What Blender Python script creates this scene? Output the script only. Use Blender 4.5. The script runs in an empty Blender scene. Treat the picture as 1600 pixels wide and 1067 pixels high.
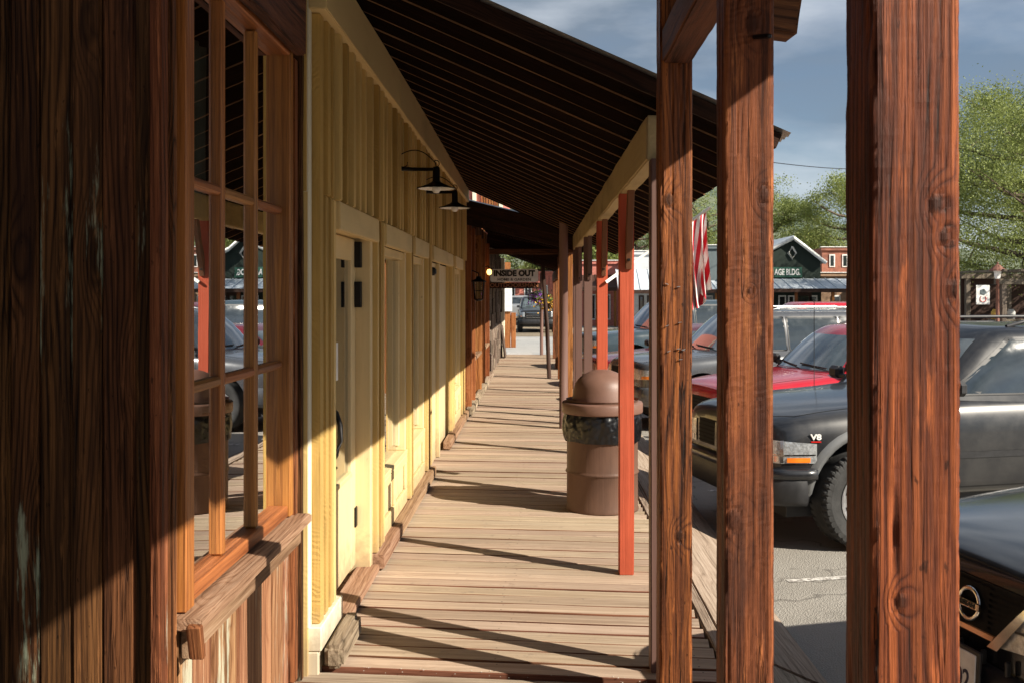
import bpy, bmesh, math, random
import numpy as np
from mathutils import Vector, Matrix, Euler
from mathutils.bvhtree import BVHTree
from mathutils import noise as mnoise

random.seed(7)
scene = bpy.context.scene
C = scene.collection
R = math.radians

# ------------------------------------------------------------------ camera
F = 1556.0; CH = 1.7; VX, VY = 839.0, 460.0          # focal in px of the 1600 px photo, eye height, vanishing point
cam_d = bpy.data.cameras.new('camera'); cam = bpy.data.objects.new('camera', cam_d); C.objects.link(cam)
cam.location = (0, 0, CH); cam.rotation_euler = (R(90), 0, 0)
cam_d.sensor_width = 36; cam_d.lens = 36 * F / 1600
cam_d.shift_x = -(VX - 800) / 1600; cam_d.shift_y = -(533.5 - VY) / 1600
cam_d.clip_start = 0.05; cam_d.clip_end = 3000
cam_d.dof.use_dof = True; cam_d.dof.focus_distance = 5.5; cam_d.dof.aperture_fstop = 16.0
scene.camera = cam

# ------------------------------------------------------------------ light
SUN = Vector((1.0, -0.57, 0.76)).normalized()         # towards the sun
sd = bpy.data.lights.new('sun', 'SUN'); sun = bpy.data.objects.new('sun', sd); C.objects.link(sun)
sd.energy = 5.0; sd.angle = R(0.5); sd.color = (1.0, 0.91, 0.77)
sun.rotation_euler = (-SUN).to_track_quat('-Z', 'Y').to_euler()
world = bpy.data.worlds.new('World'); scene.world = world; world.use_nodes = True
wn = world.node_tree.nodes; wl = world.node_tree.links
for n in list(wn): wn.remove(n)
w_out = wn.new('ShaderNodeOutputWorld'); w_bg = wn.new('ShaderNodeBackground')
w_sky = wn.new('ShaderNodeTexSky'); w_sky.sky_type = 'NISHITA'; w_sky.sun_disc = False
w_sky.sun_elevation = math.asin(SUN.z); w_sky.sun_rotation = math.atan2(SUN.x, SUN.y)
w_sky.altitude = 500; w_sky.air_density = 1.0; w_sky.dust_density = 0.6; w_sky.ozone_density = 1.5
w_tc = wn.new('ShaderNodeTexCoord'); w_map = wn.new('ShaderNodeMapping')
w_map.inputs['Scale'].default_value = (1.0, 1.0, 3.2); w_map.inputs['Location'].default_value = (0.35, 0.1, 0.2)
w_no = wn.new('ShaderNodeTexNoise'); w_no.inputs['Scale'].default_value = 2.2; w_no.inputs['Detail'].default_value = 7; w_no.inputs['Roughness'].default_value = 0.55
w_no.inputs['Distortion'].default_value = 0.3
w_rp = wn.new('ShaderNodeValToRGB')
w_rp.color_ramp.elements[0].position = 0.30; w_rp.color_ramp.elements[0].color = (0.0, 0.0, 0.0, 1)
w_rp.color_ramp.elements[1].position = 0.56; w_rp.color_ramp.elements[1].color = (1, 1, 1, 1)
w_cl = wn.new('ShaderNodeValToRGB')                   # cloud tones: slate grey undersides, pale tops
w_cl.color_ramp.elements[0].position = 0.42; w_cl.color_ramp.elements[0].color = (2.5, 3.15, 4.0, 1)
w_cl.color_ramp.elements[1].position = 0.66; w_cl.color_ramp.elements[1].color = (9.0, 9.5, 10.2, 1)
w_mx = wn.new('ShaderNodeMix'); w_mx.data_type = 'RGBA'
wl.new(w_tc.outputs['Generated'], w_map.inputs['Vector']); wl.new(w_map.outputs[0], w_no.inputs['Vector'])
wl.new(w_no.outputs[0], w_rp.inputs[0])
w_no2 = wn.new('ShaderNodeTexNoise'); w_no2.inputs['Scale'].default_value = 3.1; w_no2.inputs['Detail'].default_value = 6
wl.new(w_map.outputs[0], w_no2.inputs['Vector']); wl.new(w_no2.outputs[0], w_cl.inputs[0])
w_k = wn.new('ShaderNodeMath'); w_k.operation = 'MULTIPLY'; w_k.inputs[1].default_value = 0.92
wl.new(w_rp.outputs[0], w_k.inputs[0]); wl.new(w_k.outputs[0], w_mx.inputs['Factor'])
wl.new(w_sky.outputs[0], w_mx.inputs['A']); wl.new(w_cl.outputs[0], w_mx.inputs['B'])
wl.new(w_mx.outputs['Result'], w_bg.inputs['Color']); w_bg.inputs['Strength'].default_value = 0.05
wl.new(w_bg.outputs[0], w_out.inputs['Surface'])
scene.view_settings.view_transform = 'Standard'; scene.view_settings.look = 'None'
scene.view_settings.exposure = 0.9; scene.view_settings.gamma = 1.0; scene.view_settings.use_curve_mapping = False
scene.render.engine = 'CYCLES'
scene.cycles.max_bounces = 8; scene.cycles.diffuse_bounces = 4; scene.cycles.glossy_bounces = 4
scene.cycles.transparent_max_bounces = 12; scene.cycles.use_denoising = True
scene.cycles.sample_clamp_indirect = 6.0

def at(x, y, Y):
    """world point seen at photo pixel (x, y) at depth Y"""
    return Vector(((x - VX) / F * Y, Y, CH - (y - VY) / F * Y))

# ------------------------------------------------------------------ materials
class NT:
    def __init__(s, name):
        s.m = bpy.data.materials.new(name); s.m.use_nodes = True; s.t = s.m.node_tree
        s.b = s.t.nodes['Principled BSDF']
    def n(s, typ, **k):
        o = s.t.nodes.new('ShaderNode' + typ)
        for a, v in k.items():
            if a.startswith('i_'):
                key = a[2:]; key = int(key) if key.isdigit() else key
                o.inputs[key].default_value = v
            else: setattr(o, a, v)
        return o
    def l(s, a, b): s.t.links.new(a, b)
    def math(s, op, a, b=0.0, c=0.0, clamp=False):
        o = s.t.nodes.new('ShaderNodeMath'); o.operation = op; o.use_clamp = clamp
        for i, v in enumerate((a, b, c)):
            if isinstance(v, (int, float)): o.inputs[i].default_value = v
            else: s.l(v, o.inputs[i])
        return o.outputs[0]
    def mix(s, f, a, b, blend='MIX'):
        o = s.t.nodes.new('ShaderNodeMix'); o.data_type = 'RGBA'; o.blend_type = blend
        for k, v in (('Factor', f), ('A', a), ('B', b)):
            sock = o.inputs[k] if k == 'Factor' else [q for q in o.inputs if q.name == k and q.type == 'RGBA'][0]
            if isinstance(v, (int, float)): sock.default_value = v
            elif isinstance(v, tuple): sock.default_value = (*v[:3], 1)
            else: s.l(v, sock)
        return [q for q in o.outputs if q.type == 'RGBA'][0]
    def noise(s, vec, scale=5, detail=3, rough=0.5, dist=0.0):
        o = s.n('TexNoise'); o.inputs['Scale'].default_value = scale; o.inputs['Detail'].default_value = detail
        o.inputs['Roughness'].default_value = rough; o.inputs['Distortion'].default_value = dist
        if vec is not None: s.l(vec, o.inputs['Vector'])
        return o.outputs[0]
    def scalev(s, vec, sc):
        o = s.n('VectorMath', operation='MULTIPLY'); s.l(vec, o.inputs[0]); o.inputs[1].default_value = sc
        return o.outputs[0]
    def step(s, v, lo, hi):
        o = s.n('MapRange', interpolation_type='SMOOTHSTEP'); s.l(v, o.inputs[0])
        o.inputs[1].default_value = lo; o.inputs[2].default_value = hi; o.inputs[3].default_value = 0; o.inputs[4].default_value = 1
        return o.outputs[0]
    def coords(s):
        tc = s.n('TexCoord'); oi = s.n('ObjectInfo')
        m = s.n('VectorMath', operation='SCALE'); m.inputs[0].default_value = (17.3, 29.1, 41.7); s.l(oi.outputs['Random'], m.inputs['Scale'])
        a = s.n('VectorMath', operation='ADD'); s.l(tc.outputs['Object'], a.inputs[0]); s.l(m.outputs[0], a.inputs[1])
        return a.outputs[0], oi.outputs['Random']
    def bump(s, h, strength, dist):
        o = s.n('Bump'); o.inputs['Strength'].default_value = strength; o.inputs['Distance'].default_value = dist
        s.l(h, o.inputs['Height']); s.l(o.outputs[0], s.b.inputs['Normal'])

def sawmarks(t):
    """arcs left by a circular mill saw, coming and going along the timber"""
    tc = t.n('TexCoord'); co = tc.outputs['Object']
    off = t.n('VectorMath', operation='ADD'); t.l(co, off.inputs[0]); off.inputs[1].default_value = (-0.42, -0.42, -0.55)
    ln = t.n('VectorMath', operation='LENGTH'); t.l(off.outputs[0], ln.inputs[0])
    wob = t.noise(co, 7.0, 3, 0.6)
    p = t.math('ADD', t.math('MULTIPLY', ln.outputs['Value'], 95.0), t.math('MULTIPLY', wob, 9.0))
    s_ = t.math('PINGPONG', p, 1.0)
    msk = t.step(t.noise(co, 3.3, 3, 0.6), 0.42, 0.62)
    return t.math('MULTIPLY', s_, msk)

_AX = {'x': (1, 0, 0), 'y': (0, 1, 0), 'z': (0, 0, 1)}
def wood(name, dark, mid, light, axis='z', ring=26, ringamp=0.55, fiber=0.5, rough=0.75, bump=0.004, knots=0.5, var=0.25,
         flake=None, flake_amt=0.5, flake_scale=1.0, stain=0.4, stain_col=None, spec=0.12, saw=0.0, ringbump=0.18, stain_sc=(2.2, 0.8), cracks=0.0, attr=False, nails=False):
    """wood with growth rings that flow round knots, fibre, stains and (optionally) flakes of old paint; grain runs along the local axis"""
    t = NT(name); co, rnd = t.coords()
    k = {'x': 0, 'y': 1, 'z': 2}[axis]
    def sc(across, along):
        v = [across] * 3; v[k] = along; return tuple(v)
    # knots
    vor = t.n('TexVoronoi', feature='F1'); vor.inputs['Scale'].default_value = 1.0; vor.inputs['Randomness'].default_value = 1.0
    t.l(t.scalev(co, sc(5.5, 1.7)), vor.inputs['Vector'])
    kd = vor.outputs['Distance']
    kn = t.math('SUBTRACT', 1.0, t.step(kd, 0.03, 0.42))
    core = t.math('SUBTRACT', 1.0, t.step(kd, 0.07, 0.13))
    warp = t.noise(t.scalev(co, sc(3.0, 0.55)), 1.0, 3, 0.5)
    sep = t.n('SeparateXYZ'); t.l(co, sep.inputs[0])
    o = [i for i in range(3) if i != k]
    ph = t.math('ADD', t.math('MULTIPLY', sep.outputs[o[0]], ring * 0.8), t.math('MULTIPLY', sep.outputs[o[1]], ring * 0.6))
    ph = t.math('MULTIPLY', ph, 4.0)
    ph = t.math('ADD', ph, t.math('MULTIPLY', warp, 22.0))
    ph = t.math('ADD', ph, t.math('MULTIPLY', kn, 7.0 * (1 if knots > 0 else 0)))
    if attr:
        at_ = t.n('Attribute'); at_.attribute_name = 'knot'; ph = t.math('ADD', ph, t.math('MULTIPLY', at_.outputs['Fac'], 6.0))
    rg = t.math('PINGPONG', ph, 1.0)
    rg = t.math('SUBTRACT', 1.0, t.math('POWER', rg, 2.6))
    patchy = t.step(t.noise(t.scalev(co, sc(6, 0.8)), 1.0, 3, 0.6), 0.3, 0.65)
    rg = t.math('SUBTRACT', 1.0, t.math('MULTIPLY', t.math('SUBTRACT', 1.0, rg), t.math('MULTIPLY_ADD', patchy, 0.8, 0.2)))
    fb = t.noise(t.scalev(co, sc(150, 3.0)), 1.0, 5, 0.65)
    fb2 = t.noise(t.scalev(co, sc(38, 0.9)), 1.0, 4, 0.6)
    v = t.math('ADD', t.math('MULTIPLY', rg, ringamp * 0.5), t.math('MULTIPLY', fb, fiber * 0.8))
    v = t.math('ADD', v, t.math('MULTIPLY', t.math('SUBTRACT', fb2, 0.5), 1.3))
    v = t.math('ADD', v, t.math('MULTIPLY', t.math('SUBTRACT', t.noise(t.scalev(co, sc(420, 7.0)), 1.0, 2, 0.5), 0.5), 0.55))
    rp = t.n('ValToRGB'); e = rp.color_ramp.elements
    e[0].position = 0.18; e[0].color = (*dark, 1); e[1].position = 0.86; e[1].color = (*light, 1)
    q = e.new(0.5); q.color = (*mid, 1)
    t.l(v, rp.inputs[0]); col = rp.outputs[0]
    big = t.noise(t.scalev(co, sc(*stain_sc)), 1.0, 5, 0.65)
    if stain > 0:
        sm = t.math('MULTIPLY', t.step(big, 0.48, 0.72), stain)
        col = t.mix(sm, col, stain_col or tuple(c * 0.6 for c in dark))
    if cracks > 0:
        ck = t.noise(t.scalev(co, sc(26, 0.75)), 1.0, 4, 0.55, 0.4)
        ck = t.math('SUBTRACT', 1.0, t.step(t.math('ABSOLUTE', t.math('SUBTRACT', ck, 0.5)), 0.004, 0.02))
        ckm = t.step(t.noise(t.scalev(co, sc(5, 1.1)), 1.0, 3, 0.6), 0.5, 0.6)
        ck = t.math('MULTIPLY', ck, ckm)
        col = t.mix(t.math('MULTIPLY', ck, cracks), col, (0.008, 0.004, 0.003))
        # bright fresh fibres where the old stain has worn off, and black spots
        wr_ = t.step(t.noise(t.scalev(co, sc(46, 3.2)), 1.0, 5, 0.7), 0.58, 0.72)
        col = t.mix(t.math('MULTIPLY', wr_, 0.55), col, tuple(min(1.0, c * 1.7) for c in light))
        sp_ = t.step(t.noise(t.scalev(co, sc(60, 24)), 1.0, 3, 0.6), 0.66, 0.74)
        col = t.mix(t.math('MULTIPLY', sp_, 0.7), col, tuple(c * 0.4 for c in dark))
    if knots > 0:
        rimk = t.math('MULTIPLY', t.step(kd, 0.10, 0.14), t.math('SUBTRACT', 1.0, t.step(kd, 0.14, 0.2)))
        col = t.mix(t.math('MULTIPLY', rimk, knots * 0.8), col, tuple(c * 0.5 for c in dark))
        col = t.mix(t.math('MULTIPLY', core, knots), col, tuple(c * 0.45 for c in dark))
    if attr:
        ka = t.step(at_.outputs['Fac'], 0.62, 0.85)
        col = t.mix(t.math('MULTIPLY', ka, 0.75), col, tuple(c * 0.8 for c in dark))
    if nails:
        tcn = t.n('TexCoord'); sn = t.n('SeparateXYZ'); t.l(tcn.outputs['Object'], sn.inputs[0])
        nx = t.math('SUBTRACT', t.math('PINGPONG', t.math('ADD', sn.outputs[0], 0.03), 0.47), 0.0)
        ny = t.math('SUBTRACT', t.math('ABSOLUTE', sn.outputs[1]), 0.043)
        nd = t.math('SQRT', t.math('ADD', t.math('MULTIPLY', nx, nx), t.math('MULTIPLY', ny, ny)))
        nm = t.math('SUBTRACT', 1.0, t.step(nd, 0.003, 0.006))
        col = t.mix(t.math('MULTIPLY', nm, 0.85), col, (0.05, 0.04, 0.035))
        geo = t.n('NewGeometry'); wn_ = t.noise(geo.outputs['Position'], 1.3, 5, 0.65); wn2 = t.noise(geo.outputs['Position'], 9.0, 4, 0.7)
        col = t.mix(t.math('MULTIPLY', t.step(wn_, 0.45, 0.68), 0.45), col, tuple(c * 0.72 for c in mid))
        col = t.mix(t.math('MULTIPLY', t.step(wn2, 0.60, 0.70), 0.35), col, (0.16, 0.125, 0.10))
    if flake:
        f1 = t.noise(t.scalev(co, sc(16 * flake_scale, 1.6 * flake_scale)), 1.0, 6, 0.68)
        f2 = t.noise(t.scalev(co, sc(2.0, 0.7)), 1.0, 2, 0.5)
        fm = t.step(t.math('ADD', t.math('MULTIPLY', f1, 0.62), t.math('MULTIPLY', f2, 0.38)), 0.66 - 0.22 * flake_amt, 0.72 - 0.2 * flake_amt)
        col = t.mix(t.math('MULTIPLY', fm, 0.8), col, flake)
    hs = t.n('HueSaturation'); t.l(col, hs.inputs['Color'])
    t.l(t.math('MULTIPLY_ADD', rnd, var, 1 - var / 2), hs.inputs['Value'])
    t.l(t.math('MULTIPLY_ADD', t.math('FRACT', t.math('MULTIPLY', rnd, 7.31)), 0.02, 0.49), hs.inputs['Hue'])
    t.l(hs.outputs[0], t.b.inputs['Base Color'])
    t.l(t.math('MULTIPLY_ADD', fb2, 0.25, rough - 0.12), t.b.inputs['Roughness'])
    t.b.inputs['Specular IOR Level'].default_value = spec
    h = t.math('ADD', t.math('MULTIPLY', rg, ringbump), t.math('MULTIPLY', fb, 0.9))
    h = t.math('ADD', h, t.math('MULTIPLY', fb2, 0.5))
    h = t.math('SUBTRACT', h, t.math('MULTIPLY', core, 0.5 * knots))
    if cracks > 0: h = t.math('SUBTRACT', h, t.math('MULTIPLY', ck, 1.2))
    if saw > 0:
        h = t.math('ADD', h, t.math('MULTIPLY', sawmarks(t), saw))
    t.bump(h, 1.0, bump)
    return t.m

def paint(name, col, rough=0.55, bump=0.002, axis='z', wear=0.15, wear_col=None, var=0.06, saw=0.0, dirt=0.25, spec=0.2, splash=0.0):
    """painted timber: brushed coat, a little fibre showing, worn spots and grime"""
    t = NT(name); co, rnd = t.coords()
    k = {'x': 0, 'y': 1, 'z': 2}[axis]
    def sc(a, b):
        v = [a] * 3; v[k] = b; return tuple(v)
    fb = t.noise(t.scalev(co, sc(60, 1.5)), 1.0, 4, 0.6)
    bg = t.noise(t.scalev(co, sc(4, 1.2)), 1.0, 5, 0.6)
    c = t.mix(t.math('MULTIPLY', t.step(bg, 0.42, 0.75), dirt), col, tuple(x * 0.55 for x in col))
    c = t.mix(t.math('MULTIPLY', t.step(fb, 0.55, 0.8), 0.25), c, tuple(x * 0.7 for x in col))
    if splash > 0:
        geo = t.n('NewGeometry'); sz = t.n('SeparateXYZ'); t.l(geo.outputs['Position'], sz.inputs[0])
        sn_ = t.noise(geo.outputs['Position'], 11.0, 5, 0.7); lvl = t.math('ADD', sz.outputs[2], t.math('MULTIPLY', sn_, -0.55))
        c = t.mix(t.math('MULTIPLY', t.math('SUBTRACT', 1.0, t.step(lvl, -0.25, 0.06)), splash), c, (0.27, 0.2, 0.13))
        chp = t.noise(t.scalev(geo.outputs['Position'], (40, 40, 14)), 1.0, 5, 0.7)
        c = t.mix(t.math('MULTIPLY', t.step(chp, 0.68, 0.71), 0.7), c, (0.3, 0.215, 0.12))
    if wear > 0:
        w = t.noise(t.scalev(co, sc(34, 9)), 1.0, 5, 0.7)
        c = t.mix(t.step(w, 0.74 - wear * 0.3, 0.78 - wear * 0.3), c, wear_col or tuple(min(1, x * 1.5 + 0.06) for x in col))
    hs = t.n('HueSaturation'); t.l(c, hs.inputs['Color']); t.l(t.math('MULTIPLY_ADD', rnd, var, 1 - var / 2), hs.inputs['Value'])
    t.l(hs.outputs[0], t.b.inputs['Base Color'])
    t.l(t.math('MULTIPLY_ADD', bg, 0.3, rough - 0.15), t.b.inputs['Roughness'])
    t.b.inputs['Specular IOR Level'].default_value = spec
    h = t.math('ADD', fb, t.math('MULTIPLY', bg, 0.3))
    if saw > 0:
        h = t.math('ADD', h, t.math('MULTIPLY', sawmarks(t), saw))
    t.bump(h, 0.9, bump)
    return t.m

def plain(name, col, rough=0.6, metal=0.0, bump=0.0, bscale=30, spec=0.5, coat=0.0, var=0.15, nscale=8, emit=None, estr=1.0):
    t = NT(name); co, rnd = t.coords()
    n = t.noise(co, nscale, 5, 0.6)
    c = t.mix(t.step(n, 0.3, 0.7), tuple(x * (1 - var) for x in col), tuple(min(1, x * (1 + var)) for x in col))
    t.l(c, t.b.inputs['Base Color']); t.b.inputs['Metallic'].default_value = metal
    t.l(t.math('MULTIPLY_ADD', n, 0.2, rough - 0.1, clamp=True), t.b.inputs['Roughness'])
    t.b.inputs['Specular IOR Level'].default_value = spec; t.b.inputs['Coat Weight'].default_value = coat
    t.b.inputs['Coat Roughness'].default_value = 0.06
    if bump > 0: t.bump(t.noise(co, bscale, 5, 0.6), 1.0, bump)
    if emit:
        t.b.inputs['Emission Color'].default_value = (*emit, 1); t.b.inputs['Emission Strength'].default_value = estr
    return t.m

def carpaint(name, col, rough=0.16, dust=0.35, metal=0.0):
    t = NT(name); co, rnd = t.coords()
    n = t.noise(co, 2.3, 6, 0.65); n2 = t.noise(co, 60, 3, 0.6)
    d = t.math('MULTIPLY', t.math('ADD', t.step(n, 0.35, 0.75), t.math('MULTIPLY', t.step(n2, 0.6, 0.8), 0.4)), dust, clamp=True)
    c = t.mix(t.math('MULTIPLY', d, 0.22), col, (0.22, 0.2, 0.17))
    t.l(c, t.b.inputs['Base Color']); t.b.inputs['Metallic'].default_value = metal
    t.l(t.math('MULTIPLY_ADD', d, 0.3, rough, clamp=True), t.b.inputs['Roughness'])
    t.b.inputs['Coat Weight'].default_value = 0.6; t.b.inputs['Coat Roughness'].default_value = 0.07
    t.bump(n2, 0.05, 0.001)
    return t.m

def pane_mat(name, tint=(0.85, 0.92, 0.9), boost=1.5):
    """a thin window pane: clear, mirrors more the flatter one looks along it"""
    t = NT(name); t.t.nodes.remove(t.b); out = [n for n in t.t.nodes if n.type == 'OUTPUT_MATERIAL'][0]
    fr = t.n('Fresnel'); fr.inputs[0].default_value = 1.5
    f = t.math('MULTIPLY', fr.outputs[0], boost, clamp=True)
    tr = t.n('BsdfTransparent'); tr.inputs[0].default_value = (*tint, 1)
    gl = t.n('BsdfGlossy'); gl.inputs['Roughness'].default_value = 0.005; gl.inputs[0].default_value = (0.95, 0.97, 1, 1)
    co, _ = t.coords(); bp = t.n('Bump'); bp.inputs['Strength'].default_value = 0.05; bp.inputs['Distance'].default_value = 0.004
    t.l(t.noise(co, 3.0, 2), bp.inputs['Height']); t.l(bp.outputs[0], gl.inputs['Normal'])
    mx = t.n('MixShader'); t.l(f, mx.inputs[0]); t.l(tr.outputs[0], mx.inputs[1]); t.l(gl.outputs[0], mx.inputs[2])
    t.l(mx.outputs[0], out.inputs[0]); return t.m

M = {}
M['deck'] = wood('deck_wood', (0.30, 0.22, 0.155), (0.44, 0.34, 0.25), (0.53, 0.425, 0.325), 'x', 16, 0.25, 0.55, 0.85, 0.002, 0.25, 0.3, stain=0.35, stain_col=(0.31, 0.25, 0.205), spec=0.1, nails=True)
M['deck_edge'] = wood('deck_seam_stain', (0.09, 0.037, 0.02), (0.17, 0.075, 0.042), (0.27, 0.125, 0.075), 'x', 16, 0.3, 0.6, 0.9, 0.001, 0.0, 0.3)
M['deck_old'] = wood('deck_wood_grey', (0.2, 0.15, 0.11), (0.33, 0.26, 0.2), (0.44, 0.37, 0.3), 'x', 16, 0.5, 0.6, 0.85, 0.003, 0.25, 0.25, spec=0.2)
M['ramp'] = wood('ramp_wood', (0.17, 0.125, 0.09), (0.31, 0.24, 0.18), (0.42, 0.34, 0.27), 'y', 14, 0.6, 0.7, 0.9, 0.008, 0.3, 0.2, spec=0.15)
M['post'] = wood('post_wood', (0.018, 0.0065, 0.004), (0.128, 0.034, 0.0135), (0.36, 0.104, 0.031), 'z', 30, 0.6, 0.75, 0.6, 0.004, 0.0, 0.12, stain=0.85, stain_col=(0.03, 0.012, 0.009), spec=0.22, stain_sc=(13, 1.1), cracks=0.9, attr=True)
M['post_saw'] = wood('post_wood_sawn', (0.055, 0.017, 0.010), (0.21, 0.06, 0.026), (0.36, 0.118, 0.042), 'z', 12, 0.3, 0.65, 0.65, 0.003, 0.0, 0.12, stain=0.75, stain_col=(0.055, 0.022, 0.016), spec=0.18, saw=0.5, stain_sc=(8, 1.8), cracks=0.7, attr=True)
M['beam_y'] = wood('beam_wood', (0.09, 0.045, 0.02), (0.26, 0.16, 0.08), (0.4, 0.27, 0.15), 'y', 22, 0.6, 0.5, 0.75, 0.005, 0.5, 0.15, spec=0.25)
M['beam_brown_y'] = wood('beam_brown_wood', (0.04, 0.016, 0.01), (0.13, 0.05, 0.025), (0.22, 0.09, 0.04), 'y', 22, 0.6, 0.5, 0.75, 0.005, 0.5, 0.15, spec=0.25)
M['beam_brown_x'] = wood('rafter_brown_wood', (0.04, 0.016, 0.01), (0.13, 0.05, 0.025), (0.22, 0.09, 0.04), 'x', 22, 0.6, 0.5, 0.75, 0.004, 0.5, 0.15, spec=0.25, cracks=0.6)
M['dark_x'] = wood('dark_rafter_wood', (0.012, 0.006, 0.004), (0.035, 0.015, 0.009), (0.07, 0.03, 0.017), 'x', 22, 0.6, 0.5, 0.8, 0.004, 0.5, 0.15, spec=0.2)
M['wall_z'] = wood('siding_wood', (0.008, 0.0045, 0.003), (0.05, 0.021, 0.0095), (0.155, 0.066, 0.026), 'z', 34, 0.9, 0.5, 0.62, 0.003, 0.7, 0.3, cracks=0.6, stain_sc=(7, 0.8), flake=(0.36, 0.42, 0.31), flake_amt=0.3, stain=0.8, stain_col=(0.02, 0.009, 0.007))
M['wall_low'] = wood('low_siding_wood', (0.10, 0.04, 0.02), (0.26, 0.12, 0.06), (0.42, 0.24, 0.13), 'z', 30, 0.7, 0.6, 0.7, 0.004, 0.6, 0.5, flake=(0.42, 0.43, 0.33), flake_amt=0.6, flake_scale=1.3, stain=0.5)
M['trim_z'] = wood('trim_wood', (0.04, 0.018, 0.009), (0.16, 0.06, 0.024), (0.33, 0.14, 0.055), 'z', 30, 0.7, 0.5, 0.6, 0.004, 0.5, 0.3, flake=(0.42, 0.44, 0.34), flake_amt=0.3, stain=0.6, cracks=0.6, stain_sc=(9, 0.8))
M['win_z'] = wood('window_wood', (0.2, 0.068, 0.017), (0.4, 0.15, 0.036), (0.5, 0.215, 0.06), 'z', 40, 0.4, 0.5, 0.45, 0.0015, 0.0, 0.1, stain=0.2, spec=0.45)
M['win_y'] = wood('window_rail_wood', (0.17, 0.06, 0.017), (0.35, 0.135, 0.036), (0.45, 0.195, 0.06), 'y', 40, 0.4, 0.5, 0.45, 0.0015, 0.0, 0.1, stain=0.2, spec=0.45)
M['sill'] = wood('sill_wood', (0.12, 0.06, 0.035), (0.29, 0.17, 0.105), (0.42, 0.28, 0.19), 'y', 26, 0.6, 0.6, 0.7, 0.003, 0.3, 0.15)
M['roof_edge'] = plain('lit_plank_edge', (0.27, 0.15, 0.075), 0.85, var=0.4, nscale=3)  # paler colour paints in the light caught by the planks' near edges
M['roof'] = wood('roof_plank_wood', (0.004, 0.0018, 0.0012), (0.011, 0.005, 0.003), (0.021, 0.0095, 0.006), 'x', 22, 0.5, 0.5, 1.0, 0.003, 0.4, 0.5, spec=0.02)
M['yellow'] = paint('yellow_paint', (0.68, 0.49, 0.2), 0.6, 0.003, 'z', 0.0, saw=0.25, dirt=0.45, var=0.16, splash=0.6)
M['yellow_s'] = paint('yellow_paint_smooth', (0.72, 0.57, 0.32), 0.5, 0.0012, 'z', 0.0, dirt=0.3, var=0.08, splash=0.6)
M['yellow_y'] = paint('yellow_paint_level', (0.71, 0.55, 0.28), 0.55, 0.0015, 'y', 0.0, dirt=0.35, var=0.1, splash=0.6)
M['yellow_r'] = paint('yellow_paint_rough', (0.48, 0.315, 0.1), 0.7, 0.004, 'z', 0.1, wear_col=(0.3, 0.22, 0.1), saw=0.5, dirt=0.75, var=0.15, splash=0.6)
M['white_p'] = paint('cream_paint', (0.75, 0.7, 0.55), 0.55, 0.001, 'z', 0.0, dirt=0.2, splash=0.6)
M['cream_y'] = paint('faded_cream_beam', (0.47, 0.36, 0.19), 0.7, 0.004, 'y', 0.12, wear_col=(0.2, 0.13, 0.07), saw=0.6, dirt=0.8)
M['red'] = paint('red_paint', (0.5, 0.098, 0.048), 0.6, 0.0035, 'z', 0.2, wear_col=(0.46, 0.2, 0.13), dirt=0.75, var=0.08)
M['brown'] = paint('brown_paint', (0.155, 0.088, 0.072), 0.6, 0.002, 'z', 0.04, wear_col=(0.36, 0.28, 0.22), dirt=0.3)
M['dbrown'] = paint('dark_brown_paint', (0.055, 0.03, 0.022), 0.6, 0.002, 'z', 0.0, dirt=0.4)
M['log'] = wood('weathered_log', (0.07, 0.05, 0.035), (0.25, 0.185, 0.13), (0.42, 0.33, 0.24), 'y', 26, 0.8, 0.7, 0.9, 0.005, 0.3, 0.2, spec=0.15)
M['board_z'] = wood('brown_board_wood', (0.05, 0.02, 0.01), (0.17, 0.07, 0.03), (0.3, 0.14, 0.06), 'z', 22, 0.6, 0.5, 0.7, 0.003, 0.6, 0.6, stain=0.6, cracks=0.5)
M['orange_z'] = wood('orange_post_wood', (0.11, 0.035, 0.013), (0.31, 0.115, 0.04), (0.45, 0.2, 0.08), 'z', 22, 0.6, 0.5, 0.6, 0.003, 0.6, 0.35, stain=0.3)
M['bark'] = wood('bark_slab', (0.03, 0.022, 0.018), (0.14, 0.1, 0.075), (0.4, 0.33, 0.27), 'z', 14, 0.6, 0.6, 0.9, 0.012, 0.3, 0.9, flake=(0.5, 0.45, 0.4), flake_amt=0.3)
M['black_metal'] = plain('black_iron', (0.012, 0.011, 0.011), 0.5, 0.6, 0.0006, 90)
M['steel'] = plain('steel', (0.5, 0.5, 0.5), 0.35, 1.0)
M['tin'] = plain('corrugated_steel', (0.42, 0.43, 0.44), 0.45, 0.8, 0.001, 20, var=0.25)
M['tin_roof'] = plain('pale_metal_roof', (0.5, 0.55, 0.6), 0.5, 0.0, 0.001, 20, var=0.12)
M['glass'] = pane_mat('window_glass', boost=3.8)
M['glass_dark'] = pane_mat('door_glass', (0.7, 0.75, 0.7), 1.7)
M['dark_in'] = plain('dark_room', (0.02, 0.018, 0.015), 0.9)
M['room_wall'] = plain('room_wall', (0.05, 0.05, 0.038), 0.9)
M['curtain'] = plain('curtain_cloth', (0.36, 0.37, 0.31), 0.9)
M['bulb'] = plain('white_bulb', (0.8, 0.8, 0.78), 0.3)
M['enamel'] = plain('white_enamel', (0.7, 0.7, 0.68), 0.4)
M['lamp_lit'] = plain('lit_bulb', (1, 0.8, 0.5), 0.4, emit=(1.0, 0.5, 0.12), estr=3.0)
M['plastic_br'] = plain('brown_plastic', (0.17, 0.09, 0.065), 0.5, 0.0, 0.0006, 120, var=0.08)
M['drum'] = paint('drum_paint', (0.14, 0.078, 0.055), 0.5, 0.002, 'z', 0.12, wear_col=(0.09, 0.05, 0.04), dirt=0.85)
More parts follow.
